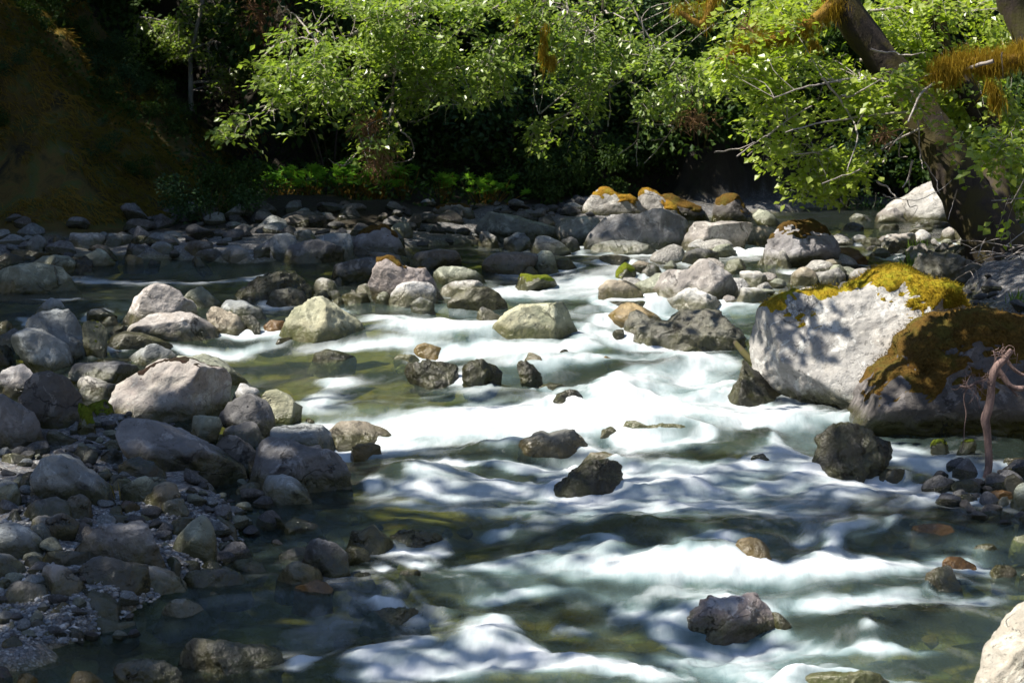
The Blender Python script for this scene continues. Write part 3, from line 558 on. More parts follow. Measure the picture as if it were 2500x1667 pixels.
G|blue|.8|rounded blue-grey stone at the edge of the calm olive pool|95,1390 110,1290 190,1220 300,1210 400,1260 500,1340 550,1405 480,1440 300,1430
G|pale|.9|little pale stone left of the rounded blue-grey one|0,1385 20,1260 100,1260 125,1300 100,1390
G|tan|.6|small tan stone half sunk beneath the rounded blue-grey one|150,1420 230,1375 330,1400 320,1435
E|palestone|.75|great two-toned boulder, sunlit flat face with dark lichen rim and shaded right side|950,640 960,540 1000,470 1150,370 1300,310 1440,275 1570,270 1650,310 1800,350 1870,400 1905,440 1890,560 1850,700 1700,740 1470,770 1340,775 1100,730 1000,710
E|purple|.7|long purple-grey boulder lying diagonally across the left bank|980,870 990,790 1050,750 1200,760 1340,800 1480,870 1700,960 1850,1060 1960,1150 1965,1260 1870,1320 1740,1320 1500,1230 1300,1150 1100,1070 1010,970
E|green|.8|smooth pale green stone lodged behind the long diagonal boulder|1550,880 1560,740 1640,725 1800,740 1820,800 1780,900 1730,970 1600,950
E|slate|.6|wide dark grey-green rock with flat top, left of the great two-toned boulder|590,400 610,300 700,290 1000,290 1160,340 1190,380 1000,465 900,465 700,445
E|pink|.8|sunlit pink boulder at the left edge behind the brown boulder|-70,590 -60,380 0,340 60,305 160,295 250,320 330,370 300,440 220,540 120,600
E|brown|.85|tall brown shaded boulder leaning on the sunlit pink one|170,660 160,560 230,420 320,370 400,352 480,380 560,440 620,510 665,600 685,720 640,810 550,880 420,880 300,800
E|purple|.8|purplish broken boulder at the left edge below the pink one|-80,960 -60,560 0,530 80,580 180,640 280,690 340,800 370,960 330,1020 180,1000 60,980
E|pale|.7|lens-shaped pale stone in sun left of the great two-toned boulder|575,450 620,405 720,408 850,440 985,480 970,560 880,595 750,560 640,510
E|greenmoss|.8|mossy upright rock beside the tall brown shaded boulder|610,880 650,740 640,540 720,580 780,700 815,850 760,890
E|greenmoss|.7|mossy dark rock under the lens-shaped pale stone|720,640 730,590 850,590 920,630 930,690 800,725
E|slate|.8|dark splintered stones at the foot of the tall brown boulder|370,900 400,850 480,860 560,900 630,920 620,965 480,970 400,940
E|slate|.6|thin flat grey stone in the puddle under the splintered ones|340,1000 380,960 480,965 570,990 520,1010 380,1010
E|blue|.85|big oval blue-grey boulder on the left bank|270,1400 290,1180 350,1080 440,1040 520,1040 620,1090 700,1160 800,1220 880,1330 910,1450 750,1480 500,1460
E|slate|.7|dark olive-grey stone left of the long diagonal boulder's tip|880,1200 950,1130 1060,1070 1150,1055 1250,1090 1350,1170 1390,1240 1200,1260 1000,1240
E|green|.8|rounded greenish stone below the dark olive-grey one|980,1400 980,1340 1010,1290 1130,1220 1280,1220 1390,1240 1470,1340 1470,1400 1300,1450 1100,1440
E|tan|.8|tan lobed stone in front of the rounded greenish one|1155,1440 1160,1400 1250,1320 1350,1260 1430,1290 1475,1380 1400,1450 1230,1480
E|dark|.8|wet dark stone under the driftwood-coloured slab|570,1050 610,980 700,975 800,990 700,1070 620,1085
E|slate|.8|slanting slate stone beside the small pool on the left bank|820,1110 830,980 900,970 1000,1020 1050,1080 1000,1115 880,1125
E|purple|.6|thin driftwood-coloured slab tilted up to the right|620,1090 700,1020 800,985 825,1010 730,1090 650,1120
E|blue|.8|light stone at the rim of the small pool on the left bank|800,960 850,950 900,920 980,920 1020,1000 960,1020 880,1000
E|green|.9|flat greenish cobble at the left edge|-10,1030 30,985 120,1000 110,1045 20,1045
E|pale|.8|pale cobble with dark base at the left edge|0,1120 10,1050 100,1025 210,1040 150,1115 50,1125
E|orange|.9|rusty cobble at the left edge|-10,990 10,940 60,935 90,960 60,1000
E|green|.9|round grey cobble left of the spotted boulder|-40,1490 -20,1300 60,1260 130,1280 165,1350 160,1450 90,1500
E|slate|.8|spotted dark boulder below the big oval one|145,1540 160,1410 230,1360 330,1350 440,1380 560,1440 620,1540 500,1600 220,1610
E|brown|.8|squat dull stone right of the spotted boulder|510,1500 560,1380 680,1360 740,1420 750,1540 640,1570
E|blue|.9|small bluish cobble between the oval boulder and greenish stone|800,1240 810,1180 880,1175 930,1210 870,1260
E|green|.9|small green cobble touching the rounded greenish stone|920,1290 960,1240 1040,1230 1080,1260 1000,1330 930,1335
E|slate|.9|grey cobble below the small bluish one|865,1280 900,1210 1000,1205 1040,1240 960,1300
E|pale|.8|light grey stone at the pool's corner under the diagonal boulder's end|1920,1340 1990,1280 2060,1260 2140,1280 2110,1350 2050,1385
E|pale|.7|striped pale stone with wood-like grain at the pool's edge|1270,1500 1310,1440 1420,1405 1520,1410 1565,1440 1550,1500 1450,1550 1330,1555
E|red|.9|maroon cobble left of the striped stone|980,1470 1020,1415 1090,1425 1140,1470 1100,1515 1040,1535
E|brown|.9|brown cobble left of the maroon one|870,1510 920,1440 990,1440 1000,1520 890,1535
E|blue|1|tiny light blue cobble on the oval boulder's left|200,1330 205,1280 250,1275 265,1315 240,1340
E|slate|.7|buried grey stone left of the big oval boulder|100,1290 200,1160 320,1150 290,1260 270,1350 180,1320
F|purple|.75|large smooth purple-pink boulder with swirled bands, left foreground|530,490 560,370 620,230 720,210 800,240 880,265 1050,265 1240,260 1330,285 1390,350 1410,470 1400,570 1200,640 900,600 600,540
F|green|.85|green-grey pyramid stone right of the swirled boulder|1395,470 1430,370 1540,270 1640,195 1690,220 1740,310 1755,430 1740,525 1600,555 1470,525
F|slate|.8|grey stone behind the green-grey pyramid, left side|1370,320 1400,240 1500,210 1600,210 1600,300 1450,350
F|blue|.8|bluish speckled stone behind the green-grey pyramid, right side|1660,260 1750,195 1850,230 1920,290 1930,345 1800,355 1720,330
F|pale|.8|pale oval stone right of the green-grey pyramid|1755,500 1760,430 1880,415 1945,430 1950,495 1850,515
F|dark|.9|dark pebble right of the pale oval stone|1920,430 1960,380 2020,420 2010,460 1940,460
F|blue|.85|smooth grey oval boulder cut by the left edge|-80,500 -60,290 80,260 200,290 310,370 360,450 340,530 200,560 0,540
F|purple|.8|purple-grey humped stone left of the swirled boulder|215,330 230,240 300,190 400,205 500,175 580,200 640,260 620,340 530,420 400,400
F|blue|.8|bluish wedge stone under the purple-grey humped one|230,330 250,280 330,240 360,280 420,380 470,450 360,450 260,390
F|blue|.7|long blue-grey stone with a bowed back at the left edge|-60,680 -40,500 60,510 180,600 260,660 260,700 130,710
F|purple|.6|low dark purple stone in front of the swirled boulder|330,540 400,465 500,480 650,488 780,500 740,590 560,620 400,610
F|slate|.8|dark lumpy boulder behind the sunlit-edged pyramid, left foreground|650,700 670,620 780,530 920,500 1040,458 1100,500 1200,590 1180,700 990,760 850,775 700,765
F|pale|.8|pale pyramid stone with a bright left edge, left foreground|955,800 1000,680 1060,595 1120,583 1250,610 1330,650 1450,720 1600,830 1500,850 1300,860 1100,870 1000,845
F|slate|.6|long low grey stone reaching right into the shallows|1350,680 1360,645 1500,635 1700,650 1850,650 1960,690 2030,770 1950,815 1750,805 1580,800 1450,760
F|slate|.8|round-backed grey stone on the long low one|1560,670 1640,590 1720,570 1790,590 1810,650 1700,670
F|blue|.9|upright bluish oval pebble behind the long low stone|1320,640 1340,570 1400,530 1450,550 1485,600 1460,645
F|brown|.8|brown flat pebble right of the bluish oval one|1480,600 1500,570 1620,560 1650,590 1590,650 1500,650
F|pale|.8|small pale wedge lying against the bright-edged pyramid|1420,740 1460,705 1530,740 1560,795 1530,810 1450,780
F|pink|.8|pinkish-white block on the gravel, left foreground|275,760 280,690 300,620 420,600 520,595 650,620 680,680 700,800 600,840 450,860 340,800
F|pink|.85|brownish pitted round stone on the gravel, left foreground|25,890 30,850 60,780 150,740 250,745 350,770 440,830 460,920 330,960 150,955 50,920
F|blue|.8|striped pebbly stone at the left edge above the gravel|-30,820 0,700 60,690 110,760 60,820
F|blue|.85|bluish-white marbled round stone on the gravel|550,930 580,850 700,800 800,805 900,850 990,920 1010,1030 900,1050 780,1030 650,990
F|tan|.8|rust-spotted cobble between the pitted and the marbled stones|355,975 430,890 520,870 565,920 560,980 420,990
F|white|.8|whitish cobble at the left edge on the gravel|-20,1000 0,950 60,930 140,960 100,1000
F|pink|.9|small pinkish cobble beside the whitish one|140,980 180,925 260,960 255,1005 170,1008
F|pale|.75|pale lens stone half in water, tip pointing right|1270,1030 1360,920 1450,885 1530,890 1620,940 1790,1015 1650,1065 1400,1065
F|blue|.7|double-humped wet cobble at the water's edge of the gravel|685,1130 700,1060 830,1035 960,1080 1090,1070 1115,1135 1000,1165 760,1150
F|blue|.8|left one of two small wet cobbles below the gravel|265,1215 300,1160 400,1130 440,1165 410,1228 300,1228
F|slate|.8|right one of two small wet cobbles below the gravel|440,1195 470,1120 600,1110 705,1185 640,1218 500,1220
F|olive|.7|brown wet cobble at the lower left edge in the water|15,1250 40,1190 140,1170 245,1265 150,1285 40,1280
F|white|.8|bright cobble on the gravel near the lower left edge|30,1120 40,1060 100,1050 175,1115 130,1138
F|slate|.8|flat cobble in the middle of the gravel patch|245,1085 300,1040 400,1060 412,1105 320,1118
F|wet|.6|wet flat rock with dark hollow in the shallow run|1860,650 1880,570 2000,550 2200,590 2250,640 2100,660 1950,655
F|tan|.8|small tan stone in the olive shallows below the long low stone|1695,870 1720,810 1800,805 1865,860 1780,885
F|wet|.7|broad wet grey rock with sparkling edge, bottom left|1320,1400 1450,1280 1600,1235 1800,1250 1950,1290 2110,1285 2250,1340 2350,1440 2340,1485 2150,1510 1900,1510 1600,1510 1450,1470
F|wet|.75|spotted wet rock cut by the bottom edge, left of the broad grey one|890,1600 950,1450 1050,1390 1150,1380 1330,1395 1450,1480 1550,1580 1520,1640 1000,1650
F|gold|.8|amber wet stone at the bottom edge, lower left corner|85,1600 150,1490 240,1475 310,1530 330,1600 200,1630
F|gold|.85|shiny golden-white wet stone at the bottom edge|525,1590 560,1500 640,1470 760,1480 825,1545 830,1610 600,1630
F|red|.8|rust-red stone at the left edge near the bottom|-40,1550 -20,1410 60,1415 125,1480 60,1550
F|white|.8|pale small cobble behind the purple-grey humped stone|25,240 60,170 140,140 190,220 150,250 60,250
F|pink|.5|flat pink stone lying behind the smooth grey oval boulder|-10,285 100,235 240,260 230,310 100,300
F|blue|.8|light patterned cobble above the swirled boulder|815,250 850,200 940,180 1050,200 1055,245 920,265
F|green|.9|pale green faceted cobble left of the striped pale stone|1080,235 1130,140 1180,125 1240,160 1255,235 1130,250
F|slate|.9|pair-like dark cobble beneath the smooth grey oval boulder|180,590 230,535 280,535 350,580 360,630 250,645
F|white|.9|tiny white pebble under the striped pale stone|1340,225 1370,200 1400,210 1405,238 1360,244
H|slate|.6|long jagged dark rock with light crest in the calm olive pool|95,310 170,250 220,210 320,260 400,210 500,235 620,250 680,295 620,345 400,350 180,340
H|olive|.7|dark double-peaked rock, right of the light-crested one|700,460 720,310 770,262 880,300 950,330 1040,275 1120,340 1210,420 1270,475 1210,520 1000,515 840,495
H|slate|.8|dark rock with blue-lit top in front of the double-peaked one|470,620 500,440 570,380 640,390 740,440 830,510 840,600 830,690 720,695 600,670
H|olive|.9|olive rounded stone under the double-peaked rock|815,570 820,480 870,450 960,460 1005,500 1015,580 900,592
H|tan|.8|tan humped stone with a pale knob, lower left of the blue-lit rock|210,780 250,680 350,600 470,565 530,570 560,620 640,680 680,750 500,775 300,780
H|orange|.7|orange wet stone showing through shallow water|335,860 370,790 500,755 580,718 650,740 715,800 690,850 520,862
H|dark|.8|small wet dark stone right of the blue-lit rock|840,705 860,640 900,605 1000,650 1085,700 1000,722 880,722
H|wet|.6|wet glinting rock at the head of the small chute|1120,400 1200,330 1300,310 1400,320 1550,340 1650,400 1705,470 1500,470 1290,460
H|slate|.7|low dark stone with water running on it, left of the blue-lit rock|270,520 370,465 500,460 490,540 330,550
H|wet|.5|low drowned rock with a silver edge, lower middle left|820,1055 930,1010 1100,980 1250,955 1400,980 1500,1020 1545,1090 1400,1105 1000,1105
H|brown|.5|drowned brown stone in the small chute's tail|1190,680 1300,640 1400,640 1475,690 1300,710
K|flake|.75|grey-pink flaky boulder with a pointed left spur, lower centre right|1500,1200 1640,1070 1720,960 1810,900 1930,880 2080,850 2200,880 2280,960 2350,1090 2400,1185 2200,1215 1900,1225 1700,1215
L|olive|.8|dark olive stone against the flaky boulder's right side|285,1110 290,985 340,1000 420,1060 525,1110 500,1135 380,1145
K|gold|.8|golden brown block poking from the white water, lower right|1985,560 1990,480 2030,400 2120,375 2240,395 2285,470 2280,550 2150,580
L|tan|.8|smooth tan round rock with water veiling its left, lower right|1530,790 1560,680 1650,630 1740,612 1820,650 1880,720 1900,785 1700,808
L|orange|.5|orange drowned rock, upper one at the right|1365,350 1440,290 1600,262 1750,280 1855,335 1750,360 1500,360
L|olive|.5|olive drowned rock between the two orange ones at the right|1900,478 1960,440 2100,430 2225,470 2100,482
L|yellow|.6|yellowish stone cut by the right edge|2215,445 2280,370 2400,350 2500,400 2450,450
L|orange|.5|orange drowned rock, lower one at the right behind the white band|1640,580 1750,535 1880,535 1955,590 1930,620 1780,612
L|tan|.7|tan wet rock behind the white band near the right edge|2075,660 2130,600 2250,608 2310,670 2250,700 2120,685
L|tan|.7|small wet rock touching the right edge above the white band|2300,700 2330,640 2450,630 2460,710
L|corner|.7|huge sunlit pale boulder in the bottom right corner|1880,1700 1900,1540 1980,1400 2100,1270 2200,1120 2350,980 2600,850 2900,900 3000,1300 2900,1750 2400,1800
L|yellow|.6|yellowish drowned rock at the bottom edge, right of centre|475,1610 600,1520 850,1490 1050,1468 1250,1488 1340,1530 1360,1610 1000,1660 600,1660
L|slate|.8|dark stone with a pale side cut by the right edge|2305,290 2330,210 2400,165 2500,200 2510,290
I|graytop|.7|long rounded stone with grey saddle top and olive sides, mid rapid|145,1020 200,950 270,900 400,858 480,885 560,850 680,830 760,860 800,930 808,995 650,1030 450,1050 230,1040
I|tan|.6|pinkish drowned rock behind the black notched boulder|725,1140 740,1070 790,1022 900,1020 1060,1050 1115,1095 1000,1140 880,1150
I|dark|.8|black notched boulder in the middle of the lower rapid|490,1345 540,1260 640,1190 720,1130 830,1108 890,1110 960,1098 1050,1110 1100,1180 1115,1290 1100,1365 950,1380 700,1385
I|yellow|.6|yellow-olive drowned boulder in the white band, centre right|1075,830 1120,770 1200,768 1270,800 1380,785 1500,790 1620,810 1695,880 1500,890 1200,885
I|wet|.7|grey stone with water over it, left of the yellow-olive drowned one|885,910 910,830 980,818 1060,860 1115,908 1000,915
I|olive|.5|small flat olive stone in the smooth pool above the hump|550,198 600,170 660,175 685,200 600,210
I|gold|.7|small amber stone in the smooth pool above the hump|900,250 940,225 985,245 960,268
J|brown|.7|drowned brown rock under the white chute left of the rugged black rock|50,1120 120,1050 220,1025 265,1080 200,1140
"""
MR['palestone'] = rock_mat('rock_pale_pink_lichened', (.44, .41, .36), (.36, .29, .26))
MR['flake'] = rock_mat('rock_flaky_grey_pink', (.33, .31, .33), (.20, .15, .15), gloss=.35, bumpd=.05)
MR['corner'] = rock_mat('rock_corner_cream', (.46, .42, .34), (.38, .34, .27), alg=(.10, .07, .02))
MR['graytop'] = rock_mat('rock_grey_saddle', (.17, .175, .17), (.10, .10, .085), gloss=.3, alg=(.06, .045, .012))
def ico(level):
    me = bpy.data.meshes.new('tmp'); import bmesh
    bm = bmesh.new(); bmesh.ops.create_icosphere(bm, subdivisions=level, radius=1.0)
    V = np.array([v.co[:] for v in bm.verts]); F = np.array([[v.index for v in f.verts] for f in bm.faces]); bm.free(); bpy.data.meshes.remove(me)
    return V/np.linalg.norm(V, axis=1)[:, None], F
ICO = {k: ico(k) for k in (3, 4, 5, 6)}
def polar(poly, c):
    """radius of a closed polygon seen from c, at 360 angles"""
    th = np.linspace(-math.pi, math.pi, 361); R = np.zeros(361)
    a = poly; b = np.roll(poly, -1, 0)
    for i, t_ in enumerate(th):
        d = np.array([math.cos(t_), math.sin(t_)]); e = b - a; w = a - c
        den = d[0]*(-e[:, 1]) + e[:, 0]*d[1]
        den = np.where(np.abs(den) < 1e-12, 1e-12, den)
        r = (w[:, 0]*(-e[:, 1]) + e[:, 0]*w[:, 1])/den
        s = (d[0]*w[:, 1] - d[1]*w[:, 0])/den
        ok = (s >= -1e-6) & (s <= 1+1e-6) & (r > 0)
        R[i] = r[ok].max() if ok.any() else np.nan
    n = np.isnan(R)
    if n.any(): R[n] = np.interp(th[n], th[~n], R[~n])
    return th, R
ROCKPOS = []; NAMED = []
CUTS = {'great two-toned': [(-.22, -.8, .55, .62), (.9, -.45, -.05, .55), (-.1, -.7, -.7, .8)],
 'great angular pale': [(-.30, -.80, .52, .60), (.75, -.6, -.25, .66), (-.62, -.6, -.5, .66), (.35, .1, .93, .86), (-.85, -.4, .1, .8)],
 'huge shaded boulder': [(-.35, -.6, .72, .82), (-.1, -.85, -.5, .68)],
 'long purple-grey boulder lying': [(-.15, -.55, .82, .7), (.1, -.9, -.4, .72)],
 'sunlit oblong boulder': [(-.1, -.2, .97, .72), (0, -.95, -.2, .7)],
 'sunlit pinkish box': [(-.75, -.6, .3, .66), (.35, -.9, -.1, .66), (0, -.1, 1, .85)],
 'pale yellow-grey pyramid': [(-.4, -.8, .5, .66), (.6, -.7, .4, .7)],
 'big smooth purple-grey': [(-.3, -.7, .6, .7), (.4, -.9, .2, .7)],
 'big shaded grey rock': [(-.1, -.5, .86, .66), (.2, -.95, .1, .68)],
 'large two-humped': [(-.5, -.75, .4, .7), (.75, -.65, -.1, .68)],
 'great whitish boulder': [(-.3, -.7, .65, .66), (.5, -.7, .5, .75)],
 'rounded grey boulder with a thick brown': [(-.3, -.8, .5, .72), (.1, -.85, -.5, .72)],
 'huge sunlit pale boulder in the bottom': [(-.55, -.45, .7, .7), (-.2, -.9, .3, .7)],
 'pale pyramid stone with a bright left edge': [(.25, -.9, .3, .55), (-.9, -.3, .3, .75)],
 'green-grey pyramid': [(.4, -.85, .2, .62), (-.7, -.5, .6, .66)],
 'jagged shaded': [(-.5, -.8, .3, .6)],
 'dappled brown boulder': [(-.2, -.6, .75, .72)]}
def make_rock(fr, mat, k, label, pts, idx):
    ox, oy = ORG[fr]; P = np.array([[float(c) for c in p.split(',')] for p in pts.split()])
    P = np.stack([ox + P[:, 0]/3.357, oy + P[:, 1]/3.357], 1)
    u0, u1 = P[:, 0].min(), P[:, 0].max(); vb = P[:, 1].max(); vt = P[:, 1].min()
    ub = P[P[:, 1] > vb - .12*(vb-vt), 0].mean()
    g = hit(min(max(ub, -150), 2650), vb - 1.0); Y0 = g[1]
    wid = (u1-u0)/FPX*Y0; D = min(.5*wid*k, 1.3*(vb-vt)/FPX*Y0 + .15, 2.2)
    Yc = Y0 + .72*D
    for _ in range(2):                                  # the outline on the upright plane through the rock's middle
        Q = np.array([at(u, v, Yc) for u, v in P])
    base = float(GW(Q[:, 0].mean(), Y0))
    poly = np.stack([Q[:, 0], Q[:, 2]], 1); H = poly[:, 1].max() - poly[:, 1].min()
    low = poly[:, 1] < poly[:, 1].min() + .28*H
    # what is hidden below the waterline goes on downwards
    sink = max(.12, .30*H); poly[low, 1] -= sink*.8; cx = (poly[:, 0].min()+poly[:, 0].max())/2
    poly[:, 0] = cx + (poly[:, 0]-cx)*1.035; poly[low, 0] = cx + (poly[low, 0]-cx)*1.13
    # area centroid
    a = poly; b = np.roll(poly, -1, 0); cr = a[:, 0]*b[:, 1]-b[:, 0]*a[:, 1]; A = cr.sum()/2
    c = np.array([((a[:, 0]+b[:, 0])*cr).sum()/(6*A), ((a[:, 1]+b[:, 1])*cr).sum()/(6*A)])
    th, R = polar(poly, c); R = np.convolve(np.r_[R[-4:-1], R, R[1:4]], [.0, .06, .22, .44, .22, .06, .0], 'valid')[:361]
    big = u1-u0
    lev = 3 if big < 40 else (4 if big < 170 else (5 if big < 450 else 6))
    S, F = ICO[lev]; r_ = np.random.default_rng(idx*13+5)
    rho = np.sqrt(S[:, 0]**2 + S[:, 2]**2); ang = np.arctan2(S[:, 2], S[:, 0])
    rr = np.interp(ang, th, R)
    box = r_.uniform(.45, .68)
    V = np.stack([rr*rho**box*np.cos(ang), D*np.sign(S[:, 1])*np.abs(S[:, 1])**box, rr*rho**box*np.sin(ang)], 1)
    # broken planes: cut by random faces so edges and facets show
    smoothr = mat in ('blue', 'green') and r_.random() < .5
    nf = 7 if smoothr else 18
    if any(kk in label for kk in CUTS): nf = 4
    for q in range(nf):
        n = r_.normal(size=3); n[1] = -abs(n[1])*.8 - .75 if q % 5 else abs(n[1])+.7; n[2] = n[2]*.7 + .25; n[[0, 2]] *= .85; n /= np.linalg.norm(n)
        d = V@n; m = d.max(); cut = m*r_.uniform(.55, .90)
        ex = np.maximum(d-cut, 0); V -= (ex*.97)[:, None]*n
    for key_, pl_ in CUTS.items():
        if key_ in label:
            for (a1, a2, a3, fr_) in pl_:
                n = np.array([a1, a2, a3], float); n /= np.linalg.norm(n); d = V@n; cut = d.max()*fr_; V -= (np.maximum(d-cut, 0)*.97)[:, None]*n
    sc = max(.05, min(wid, H*1.5))
    nd = r_.uniform(0, 50, 3)
    Nn = V/(np.linalg.norm(V, axis=1)[:, None]+1e-9)
    amp = .022*sc if smoothr else .036*sc
    f1 = fbm(V/sc*2.2+nd, idx, 3); f2 = 1-np.abs(fbm(V/sc*3.6+nd+9, idx+9, 4))
    f3 = fbm(V*14+nd, idx+3, 3)
    rug = 1.9 if mat in ('dark', 'wet', 'flake') else 1.0
    V += Nn*(amp*f1 + amp*.75*rug*(f2-.6) + min(.010, .02*sc)*rug*f3)[:, None]
    if lev >= 5:
        f4 = fbm(V*45+nd, idx+5, 3); V += Nn*(.0035*rug*f4)[:, None]
    org = np.array([c[0], Yc, base]); V = V + np.array([0, 0, c[1]-base])[None]
    o = mesh_np('river_boulder' if big > 110 else 'river_stone', V, F, MR[mat], True)
    o.location = org
    tag(o, label, 'boulder' if big > 110 else 'stone', 'boulders and stones in and beside the river'); NAMED.append((c[0], Yc, wid/2, label.split(',')[0]))
    if mat in MOSSW:
        wn_, wr_, wx_, wz_, th_, tk_ = MOSSW[mat]; N_ = vnormals(V, F); hh = max(V[:, 2].max(), .05); fr_ = 3.0/max(sc, .5) + 1.2
        f = wn_*N_[:, 2] + wr_*fbm(V*fr_+idx, idx+70, 5, .6) + wx_*V[:, 0]/(wid/2) + wz_*np.clip(V[:, 2]/hh, 0, 1) - th_
        keep = (f[F] > -.02).any(1)
        if keep.sum() > 6:
            tk = tk_*min(1, sc/.8); lump = .6 + .5*fbm(V*11+idx, idx+80, 3)
            VM = V + N_*(tk*smooth(0, .16, f)*lump + .0035 - .012*(f < 0))[:, None]
            used = np.unique(F[keep]); rm = -np.ones(len(V), int); rm[used] = np.arange(len(used))
            mo = mesh_np('lichen' if mat == 'palestone' else 'moss', VM[used], rm[F[keep]], MOSSM[mat], True, parent=o)
            if lev == 6 and mat != 'palestone':
                g_ = used[f[used] > .03]; g_ = g_[r_.integers(0, len(g_), 9000)]
                Vb, Fb = leaf_mesh(VM[g_] + r_.normal(size=(9000, 3))*.008, N_[g_] + r_.normal(size=(9000, 3))*.6 + np.array([0, 0, .2]), r_.normal(size=(9000, 3)), r_.uniform(.008, .026, 9000), asp=.22)
                ff_ = mesh_np('moss_fronds', Vb, Fb, MOSSM[mat], False, parent=o); ff_['kind'] = 'stuff'
    ROCKPOS.append((c[0], Yc, wid/2, D)); return o
for idx, ln in enumerate([l for l in ROCKS.strip().split('\n') if l.strip()]):
    fr, mat, k, label, pts = ln.split('|'); make_rock(fr, mat, float(k), label, pts, idx)
# loose cobbles filling the banks: a few stone shapes shared between many things
COB = []; LOOSE = []
for q in range(6):
    S, F = ICO[3]; r_ = np.random.default_rng(900+q); V = S*np.array([1, .75, r_.uniform(.45, .65)])
    for _ in range(11):
        n = r_.normal(size=3); n /= np.linalg.norm(n); d = V@n; cut = d.max()*r_.uniform(.5, .86); V -= (np.maximum(d-cut, 0)*.98)[:, None]*n
    V += .045*fbm(V*2.2+q*5, q, 4)[:, None]*S
    COB.append((V, F))
TONE = dict(pink='pinkish', white='whitish', blue='bluish', slate='dark grey', purple='purplish', green='greenish', pale='pale', brown='brown', olive='olive', gold='amber', tan='tan')
def near_label(kind, mt, s, g, tone=None):
    best = min(NAMED, key=lambda q: math.hypot(q[0]-g[0], (q[1]-g[1])*.6) - q[2]*.7)
    dx, dy = g[0]-best[0], g[1]-best[1]
    rel = ('left of' if dx < 0 else 'right of') if abs(dx) > abs(dy)*.7 else ('in front of' if dy < 0 else 'behind')
    w = best[3].split()
    for cut in (' with ', ' beside ', ' behind ', ' in front', ' under ', ' below ', ' left of', ' right of', ' at the ', ' leaning', ' wedged', ' lying', ' against', ' between', ' in the ', ' standing', ' reaching', ' cut by', ' tucked'):
        if cut in best[3] and len(w) > 7: w = best[3].split(cut)[0].split(); break
    return (tone or TONE[mt], kind, rel, w)
def cobbles(name, polys, n, smin, smax, mats, labels, group, seed, sink=.25):
    r_ = np.random.default_rng(seed); out = []; cache = {}
    k = 0; tries = 0
    while k < n and tries < n*30:
        tries += 1; pu0, pu1, pv0, pv1 = polys[r_.integers(len(polys))]
        u, v = r_.uniform(pu0, pu1), r_.uniform(pv0, pv1); g = hit(u, v)
        if any(((g[0]-a)/(b+.02))**2 + ((g[1]-c_)/(d_+.02))**2 < .7 for a, c_, b, d_ in ROCKPOS): continue
        s = smin*(smax/smin)**(r_.random()**1.6); mt = mats[r_.integers(len(mats))]; cb = r_.integers(6)
        key = (cb, mt)
        if key not in cache:
            o = mesh_np(name, COB[cb][0], COB[cb][1], MR[mt], True); cache[key] = o
        else:
            o = cache[key].copy(); col(o)
        o.scale = (s, s*r_.uniform(.8, 1.1), s*r_.uniform(.8, 1.1)); o.rotation_euler = (r_.uniform(-.25, .25), r_.uniform(-.25, .25), r_.uniform(0, 6.28))
        o.location = (g[0], g[1], g[2] + s*.2 - s*sink*.5)
        tag(o, None, 'stone', group); LOOSE.append((near_label(labels, mt, s, g), o, s)); ROCKPOS.append((g[0], g[1], s*.8, s*.7)); k += 1
cobbles('cobble', [(0, 300, 1060, 1240), (0, 600, 1200, 1420), (0, 330, 1400, 1560), (180, 700, 1080, 1330), (0, 520, 1180, 1480), (100, 420, 1000, 1120)], 215, .04, .13, ['blue', 'slate', 'purple', 'green', 'slate', 'brown'], 'cobble', 'cobbles of the left bank', 11)
cobbles('shore_cobble', [(620, 1350, 505, 590), (950, 1300, 520, 600), (640, 1350, 500, 540), (1200, 1450, 500, 560)], 85, .08, .26, ['slate', 'slate', 'purple', 'blue', 'brown'], 'shore stone', 'stones on the far centre shore', 12)
cobbles('shore_stone', [(0, 620, 575, 632)], 24, .08, .24, ['slate', 'purple', 'blue', 'brown'], 'shaded stone', 'stones on the far left shore', 13)
cobbles('slope_stone', [(0, 620, 535, 600), (350, 640, 520, 560), (560, 900, 525, 575)], 60, .12, .34, ['slate', 'purple', 'brown', 'blue', 'slate'], 'angular stone', 'stones at the foot of the left slope', 18)
cobbles('bank_cobble', [(2060, 2500, 700, 770), (2120, 2500, 600, 700), (2300, 2500, 1130, 1280)], 64, .05, .16, ['slate', 'brown', 'purple', 'slate'], 'bank cobble', 'cobbles of the right bank', 14)
cobbles('midstream_stone', [(1850, 2150, 640, 745), (1480, 1900, 650, 745), (2030, 2330, 585, 650), (1500, 1850, 560, 640)], 52, .11, .32, ['pale', 'tan', 'pale', 'pink', 'green', 'white'], 'midstream stone', 'pale stones of the sunlit upper rapids', 16)
cobbles('bed_stone', [(600, 1150, 1260, 1560), (1900, 2500, 1230, 1560), (2050, 2300, 520, 590), (560, 1000, 1230, 1340)], 60, .05, .13, ['olive', 'gold', 'olive', 'tan'], 'drowned stone', 'stones under the shallow water', 15, sink=2.4)
def phrase(pre, q):
    t_, k_, r_l, w_ = q; head = ((pre + ' ') if pre else '') + '%s %s %s the' % (t_, k_, r_l); w2 = w_[:max(3, 15-len(head.split()))]
    while w2[-1] in ('the', 'of', 'a', 'with', 'in', 'at', 'to', 'and', 'its', 'under', 'by', 'behind', 'between', 'before', 'from', 'above', 'below', 'left', 'right', 'whose', 'on', 'against'): w2 = w2[:-1]
    return head + ' ' + ' '.join(w2)
byl = {}
for q, o, s in LOOSE: byl.setdefault(phrase('', q), []).append((q, o, s))
ORD = 'first second third fourth fifth sixth seventh eighth ninth tenth eleventh twelfth thirteenth fourteenth fifteenth sixteenth seventeenth eighteenth nineteenth twentieth twenty-first twenty-second twenty-third twenty-fourth twenty-fifth twenty-sixth'.split()
